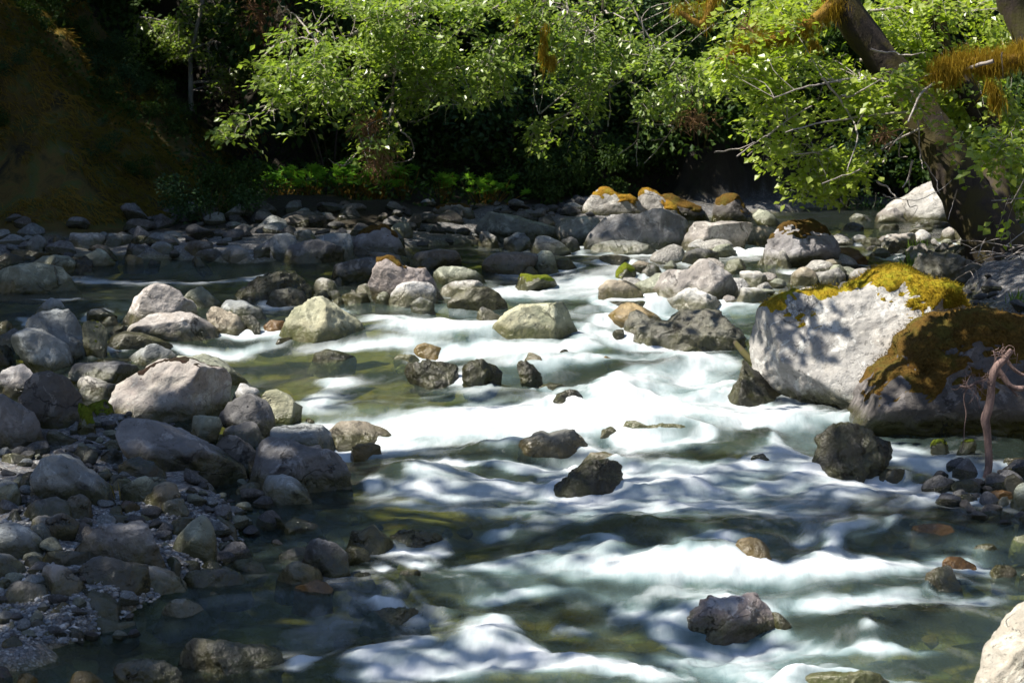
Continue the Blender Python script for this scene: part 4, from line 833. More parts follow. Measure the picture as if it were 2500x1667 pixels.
for k_, L_ in byl.items():
    if len(L_) == 1: L_[0][1]['label'] = k_; continue
    L_.sort(key=lambda q: q[1].location[0]/q[1].location[1])
    for i_, (q, o, s) in enumerate(L_):
        if len(L_) == 2: pre = 'larger' if s == max(L_[0][2], L_[1][2]) else 'smaller'
        else: pre = 'leftmost' if i_ == 0 else ('rightmost' if i_ == len(L_)-1 else ORD[i_] + '-from-left')
        o['label'] = phrase(pre, q)
# gravel nobody could count, one object
r_ = np.random.default_rng(77); gp = []
while len(gp) < 2600:
    u, v = r_.uniform(0, 620), r_.uniform(1200, 1570)
    g = hit(u, v)
    if float(G(g[0], g[1])) > float(W(g[0], g[1])) - .03: gp.append(g)
gp = np.array(gp); import bmesh
bm = bmesh.new(); bmesh.ops.create_icosphere(bm, subdivisions=1, radius=1.0); gV = np.array([v.co[:] for v in bm.verts]); gF = np.array([[v.index for v in f.verts] for f in bm.faces]); bm.free()
s = r_.uniform(.006, .02, len(gp)); nV = len(gV)
VV = gp[:, None, :] + gV[None]*(s[:, None, None]*np.array([1, 1, .6])*r_.uniform(.7, 1.3, (len(gp), 1, 3))) * r_.uniform(.85, 1.15, (len(gp), nV, 1))
FF = (gF[None] + np.arange(len(gp))[:, None, None]*nV).reshape(-1, 3)
gm = NT('gravel_grains'); o_ = gm.coord('Object')
gc = gm.vor(o_, 40, 'F1', 1); sc_ = gm.n('ShaderNodeSeparateColor'); gm.l(gc, sc_.inputs[0])
gmat = gm.done(gm.principled(gm.ramp(sc_.outputs[0], [(0, (.06, .065, .07)), (.5, (.17, .18, .19)), (.8, (.26, .25, .24)), (1, (.42, .42, .42))]), .6))
gr = mesh_np('gravel', VV.reshape(-1, 3), FF, gmat, False); tag(gr, 'fine grey gravel between the left bank stones', kind='stuff')
# ---------------------------------------------------------------- the water sheet
RN = np.r_[np.linspace(-8, 7.2, 12)[:-1], 1/np.linspace(1/7.2, 1/48., 560)]
AN = np.linspace(-.36, .36, 540)
Yg, Ag = np.meshgrid(RN, AN, indexing='ij')
Xg = Ag*np.maximum(Yg, 5.5)
x = Xg.ravel(); y = Yg.ravel(); z0 = W(x, y)
calm = np.ones_like(x); foam = np.zeros_like(x); rise = np.zeros_like(x)
warp = fbm(P3(x*.9, y*.9), 31, 3); warp2 = fbm(P3(x*.9, y*.9, 5), 41, 3)
warp3 = fbm(P3(x*2.6, y*2.2, 9), 45, 3); xw = x + .34*warp + .10*warp3; yw = y + .22*warp2 + .07*warp3
for (cx_, cy_, rx, ry, fo, hh_) in feats:
    d = ((xw-cx_)/rx)**2 + ((yw-cy_)/ry)**2
    g = np.exp(-d*.9)
    if fo < 0: calm = calm*(1 + fo*np.exp(-d*.7)); continue
    foam = 1 - (1-foam)*(1-fo*np.exp(-np.maximum(d-.15, 0)*1.15))
    if hh_: rise += hh_*np.exp(-(((xw-cx_)/(rx*1.35+.05))**2 + ((yw-cy_)/(ry*1.2+.08))**2)*.9)
foam = foam*calm
# water piled against the stones, white collars and the broken tail behind each one
flow = np.clip(np.exp(-((x-1.05)/1.75)**2)**1.5 + foam, 0, 1)
for (xc, yc, hw, hd) in ROCKPOS:
    if hw < .10 or yc < 8 or yc > 24: continue
    m = (np.abs(x-xc) < hw*2.2+.3) & (y > yc-hd-1.5) & (y < yc+hd*2+.4)
    if not m.any(): continue
    X_, Y_ = xw[m]*.35 + x[m]*.65, yw[m]*.35 + y[m]*.65; d = np.sqrt(((X_-xc)/hw)**2 + ((Y_-yc)/hd)**2)
    ring = np.exp(-((d-1.08)/.22)**2)*.6*np.clip(flow[m]*1.5-.5, 0, 1); dn = (yc-hd*.7)-Y_; tail = .5*np.exp(-((X_-xc)/(hw*.75+.5*np.clip(dn, 0, 2)*.25))**2)*np.where(dn > 0, np.exp(-dn/.55), np.exp(dn/.15))
    foam[m] = 1 - (1-foam[m])*(1 - np.clip((ring+tail)*flow[m], 0, .85))
    rise[m] += (.035*np.exp(-((d-1.0)/.35)**2)*(Y_ > yc) - .03*np.exp(-((X_-xc)/hw)**2)*np.exp(-(dn/.25)**2)*(dn > -.1))*flow[m]
# streaks drawn out along the current (towards the camera, fanning round the humps)
str1 = fbm(np.stack([xw*2.3 + .3*y, y*2.6 + 1.3*warp, np.zeros_like(x)], 1), 51, 5, .6)
str2 = fbm(np.stack([x*16 + 4*warp, y*2.8, np.zeros_like(x)], 1), 61, 3)
rip = fbm(np.stack([x*3.0, y*4.2, np.zeros_like(x)], 1), 71, 4)
inr = smooth(7.5, 9, y)*smooth(34, 26, y)*calm; foam = foam*(.25 + .75*calm)
fl = foam*.92 + .36*str1*(.12+foam*(1.15-.75*foam)) + .10*str2*(.12+foam) - .03
centre = np.exp(-((x-.95)/1.75)**2)*smooth(20, 17, y)*inr
fl += centre*(.0 + .34*np.clip(str1, 0, 1)**1.3)
foamv = np.clip((fl-.06)/.95, 0, 1)
milk = np.clip(.16 + .84*smooth(.02, .8, foam + .22*centre + .18*warp + .16*str1), 0, 1)*np.clip(.25+.75*centre+1.3*foam, 0, 1)
z = z0 + rise + (.010 + .010*foam + .012*centre)*rip + (.004+.004*foam)*str2 + .012*centre*str1
# the sheet stays just under the banks' rim
fine = fbm(np.stack([xw*7 + 1.5*y, y*7 + 2.5*warp, np.zeros_like(x)], 1), 53, 4, .6); foamv = np.clip(foamv*(1 + .16*fine) + .07*fine*centre, 0, 1)
V = np.stack([x, y, z], 1); nx = len(AN); ny = len(RN)
i = (np.arange(ny-1)[:, None]*nx + np.arange(nx-1)[None]).ravel(); F = np.stack([i, i+1, i+nx+1, i+nx], 1)
t = NT('river_water'); o = t.coord('Object')
fo = t.n('ShaderNodeAttribute', attribute_name='foam').outputs['Fac']; mk = t.n('ShaderNodeAttribute', attribute_name='milk').outputs['Fac']
s1 = t.noise(t.mapping(o, (26, 5.5, 12), rot=(0, 0, .12)), 1.0, 5, .65, .6); s2 = t.noise(t.mapping(o, (9, 12, 9)), 1.0, 5, .6, .5)
s3 = t.noise(t.mapping(o, (60, 16, 30)), 1.0, 3, .6, .3)
ff = t.math('ADD', fo, t.math('MULTIPLY', t.math('SUBTRACT', s1, .5), t.rng(fo, 0, .5, .10, .30)))
ff = t.math('ADD', ff, t.math('MULTIPLY', t.math('SUBTRACT', s3, .5), t.rng(fo, 0, .6, .02, .16)))
ff = t.rng(ff, .02, 1.0, 0, 1, False)
nrm = t.bump(t.math('ADD', t.math('MULTIPLY', s2, .6), t.math('MULTIPLY', s1, .5)), .5, .03)
tp = t.n('ShaderNodeBsdfTransparent'); tp.inputs[0].default_value = (.72, .78, .46, 1)
body = t.n('ShaderNodeBsdfDiffuse'); t.l(t.mix(mk, (.04, .06, .05), (.17, .25, .26)), body.inputs[0]); t.l(nrm, body.inputs['Normal'])
m1 = t.n('ShaderNodeMixShader'); t.l(t.rng(mk, 0, .9, .22, .9), m1.inputs[0]); t.l(tp.outputs[0], m1.inputs[1]); t.l(body.outputs[0], m1.inputs[2])
gl = t.n('ShaderNodeBsdfGlossy'); gl.inputs['Roughness'].default_value = .16; t.l(nrm, gl.inputs['Normal'])
fr = t.n('ShaderNodeFresnel'); fr.inputs[0].default_value = 1.33; t.l(nrm, fr.inputs['Normal'])
m2 = t.n('ShaderNodeMixShader'); t.l(fr.outputs[0], m2.inputs[0]); t.l(m1.outputs[0], m2.inputs[1]); t.l(gl.outputs[0], m2.inputs[2])
fd = t.n('ShaderNodeBsdfDiffuse'); fd.inputs[0].default_value = (.69, .72, .75, 1)
t.l(t.bump(t.math('ADD', t.math('MULTIPLY', s1, .8), t.math('MULTIPLY', s3, .3)), .16, .02), fd.inputs['Normal'])
ftr = t.n('ShaderNodeBsdfTranslucent'); ftr.inputs[0].default_value = (.75, .85, .85, 1)
fm = t.n('ShaderNodeMixShader'); fm.inputs[0].default_value = .2; t.l(fd.outputs[0], fm.inputs[1]); t.l(ftr.outputs[0], fm.inputs[2])
m3 = t.n('ShaderNodeMixShader'); t.l(ff, m3.inputs[0]); t.l(m2.outputs[0], m3.inputs[1]); t.l(fm.outputs[0], m3.inputs[2])
water_mat = t.done(m3.outputs[0])
water = mesh_np('river_water', V, F, water_mat, True, {'foam': foamv, 'milk': milk}); water['kind'] = 'structure'
# ---------------------------------------------------------------- vegetation
ML = {
 'alder': leaf_mat('alder_leaves', (.125, .20, .028), (.27, .34, .08), .45, .36, .6),
 'maple': leaf_mat('maple_leaves', (.17, .245, .022), (.32, .38, .07), .48, .35, .6),
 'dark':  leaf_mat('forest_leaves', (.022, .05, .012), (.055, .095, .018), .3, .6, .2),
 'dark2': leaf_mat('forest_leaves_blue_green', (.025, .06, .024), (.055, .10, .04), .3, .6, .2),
 'bright': leaf_mat('large_leaves_fresh_green', (.10, .24, .035), (.17, .33, .05), .4, .5, .3),
 'conifer': leaf_mat('conifer_needles', (.03, .045, .018), (.065, .075, .02), .15, .6, .2),
 'dead':  leaf_mat('dead_needles', (.16, .085, .05), (.25, .15, .09), .2, .7, .1),
 'moss':  leaf_mat('hanging_moss', (.17, .11, .012), (.42, .29, .04), .35, .9, .05),
 'grass': leaf_mat('dry_bank_grass', (.10, .10, .02), (.28, .19, .045), .3, .7, .1),
 'green_grass': leaf_mat('green_grass_blades', (.12, .22, .03), (.2, .3, .05), .3, .5, .2),
}
MB = {
 'twig': bark_mat('twig_bark_pale', (.42, .38, .35), (.28, .24, .21), 30),
 'bark': bark_mat('bark_dark', (.075, .055, .042), (.035, .027, .02), 9, moss=(.05, .045, .012)),
 'maplebark': bark_mat('bark_brown_mossy', (.045, .033, .025), (.022, .017, .013), 10, .5, moss=(.045, .036, .01)),
 'birch': bark_mat('bark_pale', (.34, .31, .27), (.16, .14, .11), 12),
 'root': bark_mat('root_pinkish', (.24, .16, .14), (.09, .06, .055), 22),
 'mossy': bark_mat('bark_under_moss', (.16, .09, .015), (.32, .19, .022), 14),
}
ZO = dict(M=(600, 0), N=(1200, 0), O=(1800, 0), P=(0, 0), D=(1800, 400), J=(1800, 800), I=(1200, 800))
def zp(fr, pts, Y, jit=0):
    ox, oy = ZO[fr]; out = []
    for i, p in enumerate(pts.split()):
        a, b = map(float, p.split(',')); yy = Y + (jit*math.sin(i*1.7) if jit else 0); out.append(at(ox + a/3.357, oy + b/3.357, yy))
    return np.array(out)
def poly_in(pts, u, v):
    P = np.array([[float(c) for c in p.split(',')] for p in pts.split()]); n = len(P); c = np.zeros(len(u), bool); j = n-1
    for i in range(n):
        cond = ((P[i, 1] > v) != (P[j, 1] > v)) & (u < (P[j, 0]-P[i, 0])*(v-P[i, 1])/(P[j, 1]-P[i, 1]+1e-12) + P[i, 0]); c ^= cond; j = i
    return c
def sample_poly(pts, n, r_):
    P = np.array([[float(c) for c in p.split(',')] for p in pts.split()]); U = []
    while len(U) < n:
        u = r_.uniform(P[:, 0].min(), P[:, 0].max(), n); v = r_.uniform(P[:, 1].min(), P[:, 1].max(), n); k = poly_in(pts, u, v)
        U += list(zip(u[k], v[k]))
    return np.array(U[:n])
OV = 2500/2352.
def ovp(s): return ' '.join('%g,%g' % (float(p.split(',')[0])*OV, float(p.split(',')[1])*OV) for p in s.split())
def leafy(name, root, limbs, polys, nspray, Y0, Y1, mat, seed, lsize=.07, nl=26, droop=.3, spread=.30, twigmat='twig', maple=False):
    """limbs: list of (points, radius); sprays of leaves spring from curved twigs that leave the nearest limb"""
    r_ = np.random.default_rng(seed); tw = TB(); big = TB(); samp = []
    for pts, r0 in limbs:
        sp = spline(pts, max(8, len(pts)*5)); samp.append(sp); sp = sp + .012*fbm(sp*9, seed, 2)[:, None]*np.array([1, 1, 1])
        (big if r0 > .03 else tw).tube(sp, r0, r0*.45, 5 if r0 < .03 else 8, rough=.12 if r0 > .03 else 0)
    samp = np.concatenate(samp)
    Ps, Ds, Ns, Ss = [], [], [], []
    tot = sum(w for _, w in polys)
    for pl, w in polys:
        UV = sample_poly(pl, int(nspray*w/tot), r_)
        gap = fbm(P3(UV[:, 0]/95, UV[:, 1]/62), seed, 3)
        for (u, v), gp_ in zip(UV, gap):
            if gp_ < -.12 and r_.random() < .93: continue
            Y = r_.uniform(Y0, Y1); p = at(u, v, Y)
            d2 = ((samp - p)**2*np.array([1, .5, 1])).sum(1); q = samp[np.argmin(d2)]
            L = r_.uniform(.18, .42)*spread/.30
            dv = p - q; dl = np.linalg.norm(dv) + 1e-6
            if dl > .15:
                far_ = min(dl, 1.6); base = p - dv/dl*min(dl, far_)
                mid = (base+p)/2 + np.array([r_.normal()*.1, r_.normal()*.1, .12*far_])
                if r_.random() < (.12 if maple else .35): tw.tube(spline([base, mid, p], 6), .0055, .003, 3)
            dr = dv/dl*.7 + r_.normal(size=3)*.6 + np.array([-.15, 0, -droop]); dr /= np.linalg.norm(dr)
            p = p - dr*L*.6 + np.array([0, 0, .03])
            t_ = np.linspace(0, 1, 5)[:, None]; line = p + dr*L*t_ - np.array([0, 0, 1])*(.10*t_**2)
            tw.tube(line, .0035, .0015, 3)
            n = int(nl*r_.uniform(.6, 1.3)); tt = r_.uniform(.05, 1.05, n)[:, None]
            side = np.cross(dr, np.array([0, 0, 1.])); side /= np.linalg.norm(side)+1e-6
            sg = r_.choice([-1, 1], n)[:, None]; off = np.abs(r_.normal(size=(n, 1)))*.09*spread/.3
            pos = p + dr*L*tt - np.array([0, 0, 1])*(.10*tt**2) + side*sg*off + r_.normal(size=(n, 3))*.03
            ld = dr*.55 + side*sg*.8 + r_.normal(size=(n, 3))*.35 + np.array([0, 0, -.25])
            ln = np.array([0, -.12, 1.]) + r_.normal(size=(n, 3))*.42
            Ps.append(pos); Ds.append(ld); Ns.append(ln); Ss.append(lsize*r_.uniform(.6, 1.2, n))
    P_, D_, N_, S_ = map(np.concatenate, (Ps, Ds, Ns, Ss))
    V, F = leaf_mesh(P_, D_, N_, S_, asp=.85 if maple else .62)
    V = V - np.array(root.location)[None]
    o = mesh_np('foliage', V, F, ML[mat], False, {'rnd': np.repeat(r_.random(len(P_)), 4)}, root); o['kind'] = 'stuff'
    a = tw.build('twigs', MB[twigmat], root)
    if a: a['kind'] = 'stuff'
    return big, samp
# ---- overhanging alder, left and centre
YA = 23.5
al = empty('alder_tree', at(2560, 560, YA+1.5), 'overhanging alder with pale twigs and sunlit leaves reaching over the middle of the river', 'tree')
limbs = []
for p, r in [("1180,620 1000,625 840,655 620,685 460,675 380,655 340,600 335,540", .020), ("700,680 650,740 600,790 530,800 505,850 490,940 450,1000", .011),
    ("1210,700 1205,800 1200,880 1180,950 1170,1030", .020), ("1200,880 1230,970 1260,1050 1300,1110 1370,1160 1385,1240 1370,1300 1310,1335 1200,1330", .012),
    ("1300,330 1280,420 1250,530 1215,620 1205,700", .022), ("950,1150 920,1240 850,1340 800,1360 740,1350 680,1300", .010), ("1040,960 1000,1060 950,1150", .010), ("1310,795 1400,805 1480,790 1530,760", .009),
    ("1340,1000 1400,1000 1480,960 1570,915", .009), ("630,820 720,830 840,820", .009), ("860,290 960,240 1100,170 1250,90 1400,0 1600,-200", .026), ("140,470 240,370 380,330 480,310 600,350 860,290", .013),
    ("1790,280 1860,180 1940,110 2100,40 2300,-100", .016), ("2350,180 2200,270 2050,360 1950,440", .014), ("90,890 200,860 215,850 180,920 150,960", .008), ("340,590 280,700 200,860 60,980 -60,1040", .009),
    ("1180,620 1240,500 1300,330 1330,150 1400,-100", .028), ("1180,780 1110,865", .018), ("1640,760 1640,840 1635,1020", .007), ("1705,700 1700,900", .007), ("930,440 950,510 930,620", .011), ("790,370 765,460 700,560", .011),
    ("2000,910 1970,860 1930,640 1940,500", .009), ("1640,750 1700,640 1800,560", .010), ("600,350 400,120 300,60 200,-40", .012), ("640,290 560,240 500,210", .008)]:
    limbs.append((zp('M', p, YA, .5), r))
for p, r in [("0,370 150,270 300,190 400,90 480,0 560,-120", .015), ("60,460 150,370 245,310", .013), ("350,230 450,220 560,180 620,120 620,40 600,-80", .012), ("350,400 360,600 345,760 390,940", .010),
    ("510,230 490,330 490,440", .013), ("430,640 410,800 390,930", .008), ("905,-60 915,90 980,110 1090,165", .014), ("910,100 850,130 840,250", .008), ("915,90 905,240", .010), ("520,540 600,470 700,380 830,300 950,270", .010),
    ("1130,1000 1250,1010 1400,1020 1500,1040 1450,1100 1350,1240 1250,1340", .010), ("1150,1000 1220,960 1290,880 1350,870", .009), ("1200,1020 1190,1180 1190,1370", .008), ("1040,1270 1180,1170 1200,1100", .007), ("1310,1150 1400,1145 1440,1110", .006),
    ("1460,1040 1490,980 1480,820 1500,600", .009), ("590,960 690,885 740,850", .012), ("600,940 570,1110", .007), ("1030,390 1060,320 1160,260", .010), ("950,1040 975,900 960,700 1000,640", .009), ("1130,720 1250,640 1240,580", .009), ("400,930 560,800 740,650 900,560", .010)]:
    limbs.append((zp('N', p, YA, .5), r))
main = np.array([at(2560, 480, YA+1.5), at(2500, -200, YA+.8), at(2200, -330, YA+.3), at(1700, -240, YA), at(1250, -150, YA-.3), at(800, -110, YA), at(640, -60, YA)])
polyA = [(ovp("478,300 530,270 590,205 575,140 620,95 640,50 760,40 900,60 1000,120 1150,140 1170,220 1080,245 980,235 930,270 900,260 760,270 735,245 690,320 650,320 600,285 560,330 530,325"), 1.0),
         (ovp("700,0 1250,0 1300,60 1290,130 1180,160 900,100 720,60"), .7), (ovp("820,310 880,290 940,300 925,340 885,385 860,370 830,335"), .10), (ovp("750,275 860,262 830,290 770,290"), .04), (ovp("620,90 720,60 1150,150 1170,210 900,215 650,230 600,190"), .8), (ovp("690,-20 1250,-20 1250,20 690,20"), .2)]
br, sa = leafy('alder', al, limbs, polyA, 760, YA-.9, YA+.9, 'alder', 101, .088, 26)
br.tube(spline(main, 30), .16, .05, 8, rough=.15); br.build('trunk', MB['maplebark'], al)
al2 = empty('alder_tree', at(2700, 560, YA+3), 'second alder, dappled leaves and dead grey twigs hanging over the far centre rocks', 'tree')
polyB = [(ovp("1150,0 1650,0 1640,90 1500,130 1250,130 1180,60"), 1), (ovp("1180,130 1500,120 1620,200 1600,260 1500,270 1380,290 1240,310 1190,330 1230,260 1200,220"), 1.1), (ovp("1200,300 1300,260 1400,280 1380,320 1290,330 1250,340"), .25), (ovp("1450,130 1700,110 1690,230 1560,280 1500,250"), .45), (ovp("1340,370 1370,380 1360,410 1340,400"), .02)]
nb = [(np.array([at(1300, -60, YA), at(1420, 60, YA+.2), at(1560, 170, YA+.3)]), .012), (np.array([at(1500, -60, YA+.6), at(1600, 120, YA+.4), at(1700, 250, YA+.3)]), .012), (np.array([at(1560, 170, YA+.3), at(1450, 240, YA), at(1280, 340, YA)]), .009)]
br, sb_ = leafy('alder', al2, nb, polyB, 500, YA-.6, YA+1.6, 'alder', 102, .085, 24)
br.tube(spline([at(2700, 560, YA+3), at(2600, -100, YA+2), at(2100, -260, YA+1.5), at(1650, -180, YA+1), at(1300, -120, YA+.6)], 24), .15, .05, 8, rough=.15); br.build('trunk', MB['maplebark'], al2)
# ---- leaning maple on the right bank
YM = 20.5
mp = empty('maple_tree', at(2440, 690, YM-.6), 'leaning mossy maple on the right bank, its trunk rising to the left through bright leaves', 'tree')
tr = TB()
def Zs(fr, p, Y): return zp(fr, p, Y)
trunk = np.array([at(2520, 760, YM-.6), at(2460, 650, YM-.5), at(2400, 540, YM-.4), at(2330, 420, YM-.1), at(2270, 310, YM+.1), at(2190, 190, YM+.2), at(2110, 90, YM+.2), at(2035, -20, YM+.2), at(1960, -160, YM+.2), at(1930, -300, YM)])
tr.tube(spline(trunk, 40), np.interp(np.linspace(0, 1, 40), [0, .12, .4, .8, 1], [.44, .29, .205, .15, .12]), None, 14, rough=.16)
tr.build('trunk', MB['maplebark'], mp)
t2 = TB(); t2.tube(spline([at(2440, 560, YM-.2), at(2425, 330, YM+.5), at(2380, 250, YM+.6), at(2300, 130, YM+.8), at(2260, -60, YM+.9)], 24), .15, .09, 10, rough=.16); t2.build('limb', MB['maplebark'], mp)
t3 = TB(); t3.tube(spline([at(2610, 500, YM), at(2560, 200, YM+.2), at(2480, 40, YM+.3), at(2440, -120, YM+.3)], 20), .2, .13, 10, rough=.16); t3.build('limb', MB['bark'], mp)
t4 = TB(); t4.tube(spline([at(2050, -10, YM+.1), at(1985, 55, YM-.1), at(1900, 95, YM-.3), at(1830, 110, YM-.4), at(1760, 150, YM-.5)], 18), .075, .03, 8, rough=.2); t4.build('mossy_limb', MB['mossy'], mp)
t5 = TB(); t5.tube(spline([at(2560, 130, YM-.5), at(2440, 150, YM-.6), at(2350, 150, YM-.7), at(2280, 185, YM-.8)], 14), .07, .03, 8, rough=.2); t5.build('mossy_limb', MB['mossy'], mp)
t6 = TB(); t6.tube(spline([at(1760, -60, YM), at(1730, 30, YM), at(1720, 70, YM), at(1660, 30, YM)], 12), .05, .03, 8, rough=.2); t6.build('mossy_limb', MB['mossy'], mp)
# moss beards hanging from the limbs
r_ = np.random.default_rng(55); HP, HD, HN, HS = [], [], [], []
def beard(line, n, up, ln, wd):
    sp = spline(line, 40); k = r_.integers(0, 40, n); p = sp[k] + r_.normal(size=(n, 3))*wd + np.array([0, 0, 1])*r_.uniform(-.02, up, (n, 1))
    HP.append(p); HD.append(np.array([0, 0, -1.]) + r_.normal(size=(n, 3))*.22); HN.append(r_.normal(size=(n, 3)) + np.array([0, -1, 0])); HS.append(ln*r_.uniform(.15, .9, n)*(.35+1.3*np.random.default_rng(n).random(40)[k]**2))
beard([at(2050, 10, YM+.1), at(1985, 60, YM-.1), at(1900, 95, YM-.3), at(1830, 105, YM-.4), at(1770, 150, YM-.5)], 16000, .07, .10, .055)
beard([at(2520, 120, YM-.5), at(2440, 150, YM-.6), at(2350, 150, YM-.7), at(2285, 180, YM-.8)], 16000, .06, .15, .055)
beard([at(1760, -40, YM), at(1730, 30, YM), at(1725, 50, YM)], 1500, .05, .14, .04)
beard([at(1640, 22, YM), at(1720, 15, YM)], 700, .05, .1, .03)
beard([at(1330, 60, YM+2), at(1325, 140, YM+2)], 300, .05, .2, .02); beard([at(1265, 40, YM+2), at(1262, 55, YM+2)], 200, .03, .06, .012)
beard([at(1340, 150, YM+2), at(1350, 140, YM+2)], 400, .03, .16, .03); beard([at(2000, 110, YM-.6), at(1975, 100, YM-.6)], 300, .03, .14, .015); beard([at(2440, 240, YM-.8), at(2415, 200, YM-.8)], 600, .05, .2, .03)
beard([at(855, 215, YA), at(857, 230, YA)], 160, .02, .13, .01); beard([at(930, 265, YA), at(922, 280, YA)], 160, .02, .12, .012); beard([at(2260, 190, YM-.8), at(2250, 200, YM-.8)], 200, .03, .1, .012)
P_, D_, N_, S_ = map(np.concatenate, (HP, HD, HN, HS)); V, F = leaf_mesh(P_, D_, N_, S_, asp=.05, fold=.1)
o = mesh_np('hanging_moss', V - np.array(mp.location)[None], F, ML['moss'], False, {'rnd': np.repeat(r_.random(len(P_)), 4)}, mp); o['kind'] = 'stuff'
lm = [(zp('O', p, YM-.9, .3), r) for p, r in [("240,1120 400,990 620,860", .011), ("850,790 940,790 1060,720 1200,640", .012), ("1090,405 1300,440 1380,460 1540,430", .011), ("1190,1340 1220,1260 1270,1190 1380,1060", .009), ("1120,1275 1180,1240 1260,1190", .008), ("1330,1160 1325,1290 1400,1285", .007), ("0,1280 130,1180 240,1110", .008), ("-180,1240 0,1225 140,1170", .008),
    ("480,1260 640,1250 800,1200", .007), ("2170,430 2180,640", .007), ("2350,1060 2200,1120 2040,1150", .009), ("2350,1190 2260,1230", .009), ("1480,980 1500,1300 1530,1380", .009), ("700,640 900,900 1000,1100 900,1400", .012), ("2100,500 1700,620 1500,760 1400,1000", .02), ("1400,700 1000,640 600,700 300,800", .014), ("1500,900 1100,950 700,1000 400,1080", .013), ("1500,1050 1200,1200 1000,1400 700,1500", .012)]]
lm += [(zp('D', p, YM-1.2, .2), r) for p, r in [("1150,145 1230,200 1310,280", .011), ("1190,250 1250,270 1320,290 1480,310 1700,190 1760,130", .006), ("1440,-30 1400,130 1350,200", .011), ("1400,130 1420,220", .006), ("1530,-10 1620,120 1660,240", .006), ("1380,290 1420,350 1480,340 1460,400 1400,470", .005), ("1810,200 1760,330 1730,460", .006), ("1140,230 1120,350", .004), ("2350,130 2250,320 2200,330", .006)]]
polyM = [(ovp("1650,110 1870,125 1970,185 2060,230 2080,300 2060,390 2000,405 1960,430 1900,470 1850,450 1800,420 1770,350 1730,310 1700,250 1650,210"), 2.3), (ovp("1640,0 1860,0 1900,60 1800,110 1660,110"), .3)]
polyM2 = [(ovp("1940,0 2352,0 2352,120 2150,140 2060,200 2010,150"), 1.2), (ovp("2080,160 2352,180 2352,300 2250,320 2120,300"), .7), (ovp("2210,290 2352,290 2352,480 2300,470 2200,380"), .45), (ovp("1700,0 1900,0 1900,60 1700,60"), .3)]
br, sm = leafy('maple', mp, lm, polyM, 620, YM-.9, YM+1.0, 'maple', 103, .080, 24, droop=.35, maple=True)
polyM3 = [(ovp("2030,150 2130,190 2150,290 2080,260"), 1), (ovp("2150,260 2240,330 2330,520 2290,540 2200,420"), .25)]
_b, _s = leafy('maple', mp, [(zp('O', "700,640 900,700 1200,800", YM), .01)], polyM3, 34, YM-.95, YM-.6, 'maple', 113, .078, 20, droop=.35, maple=True)
_b, _s = leafy('maple', mp, [(zp('O', "1000,100 1400,60 1900,100", YM+1), .02), (zp('O', "1000,500 1500,450 1900,600", YM+1), .02)], polyM2, 520, YM+.35, YM+1.9, 'maple', 123, .080, 24, droop=.35, maple=True)
# a few sprays reaching in front at the right edge
vm = empty('vine_maple', at(2640, 640, 17.5), 'vine maple sprig with lobed leaves in front of the trunk at the right edge', 'shrub')
br, _ = leafy('vine', vm, [(np.array([at(2640, 640, 17.5), at(2620, 420, 17.4), at(2500, 350, 17.3), at(2400, 360, 17.3)]), .015), (np.array([at(2620, 420, 17.4), at(2560, 480, 17.3), at(2420, 490, 17.2)]), .010)],
    [(ovp("2200,300 2352,270 2352,400 2260,380"), 1), (ovp("2260,480 2352,440 2352,520 2290,510"), .35)], 60, 17.1, 17.6, 'maple', 104, .085, 16, droop=.3, maple=True)
br.build('stem', MB['twig'], vm) if br.V else None
# dead brown needles caught on the alder
r_ = np.random.default_rng(56); cl = []
for u, v, ru, rv, n, Y in [(895, 310, 22, 30, 260, YA-.3), (920, 385, 30, 36, 420, YA-.3), (1690, 290, 40, 25, 260, YA), (640, 30, 40, 45, 500, YA+6), (560, 240, 50, 60, 220, YA+7), (1830, 60, 20, 20, 80, YM), (2160, 325, 20, 10, 100, YM-.5), (660, 60, 60, 70, 600, YA+6)]:
    p = np.array([at(u + ru*r_.normal()*.6, v + rv*r_.normal()*.6, Y + r_.normal()*.2) for _ in range(n)]); cl.append(p)
P_ = np.concatenate(cl); V, F = leaf_mesh(P_, rdir(len(P_), -.6), rdir(len(P_)), r_.uniform(.06, .18, len(P_)), asp=.09, fold=.1)
o = mesh_np('dead_needles', V - np.array(al.location)[None], F, ML['dead'], False, {'rnd': np.repeat(r_.random(len(P_)), 4)}, al); o['kind'] = 'stuff'
# ---------------------------------------------------------------- forest on the far slope
def bush_mesh(name, n, R, H, lsize, mat, seed, asp=.6, lobes=9):
    r_ = np.random.default_rng(seed); c = r_.normal(size=(lobes, 3))*np.array([R*.55, R*.4, H*.3]) + np.array([0, 0, H*.5]); s = r_.uniform(.25, .5, lobes)*R
    k = r_.integers(0, lobes, n); d = rdir(n)*(r_.random(n)**.35)[:, None]; d = rdir_l(r_, n)*(r_.random(n)**.35)[:, None]
    P = c[k] + d*s[k][:, None]*np.array([1, 1, .75]); N = d*.7 + np.array([0, -.2, 1.]) + r_.normal(size=(n, 3))*.4
    D = d*.6 + r_.normal(size=(n, 3))*.6 + np.array([0, 0, -.35]); V, F = leaf_mesh(P, D, N, lsize*r_.uniform(.6, 1.25, n), asp=asp)
    me_o = mesh_np(name, V, F, ML[mat], False, {'rnd': np.repeat(r_.random(n), 4)}); me = me_o.data; bpy.data.objects.remove(me_o); return me
def rdir_l(r_, n): d = r_.normal(size=(n, 3)); return d/np.linalg.norm(d, axis=1)[:, None]
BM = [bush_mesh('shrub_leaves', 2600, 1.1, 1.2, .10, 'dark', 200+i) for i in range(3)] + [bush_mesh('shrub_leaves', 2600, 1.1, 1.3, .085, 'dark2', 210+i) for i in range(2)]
stem = TB()
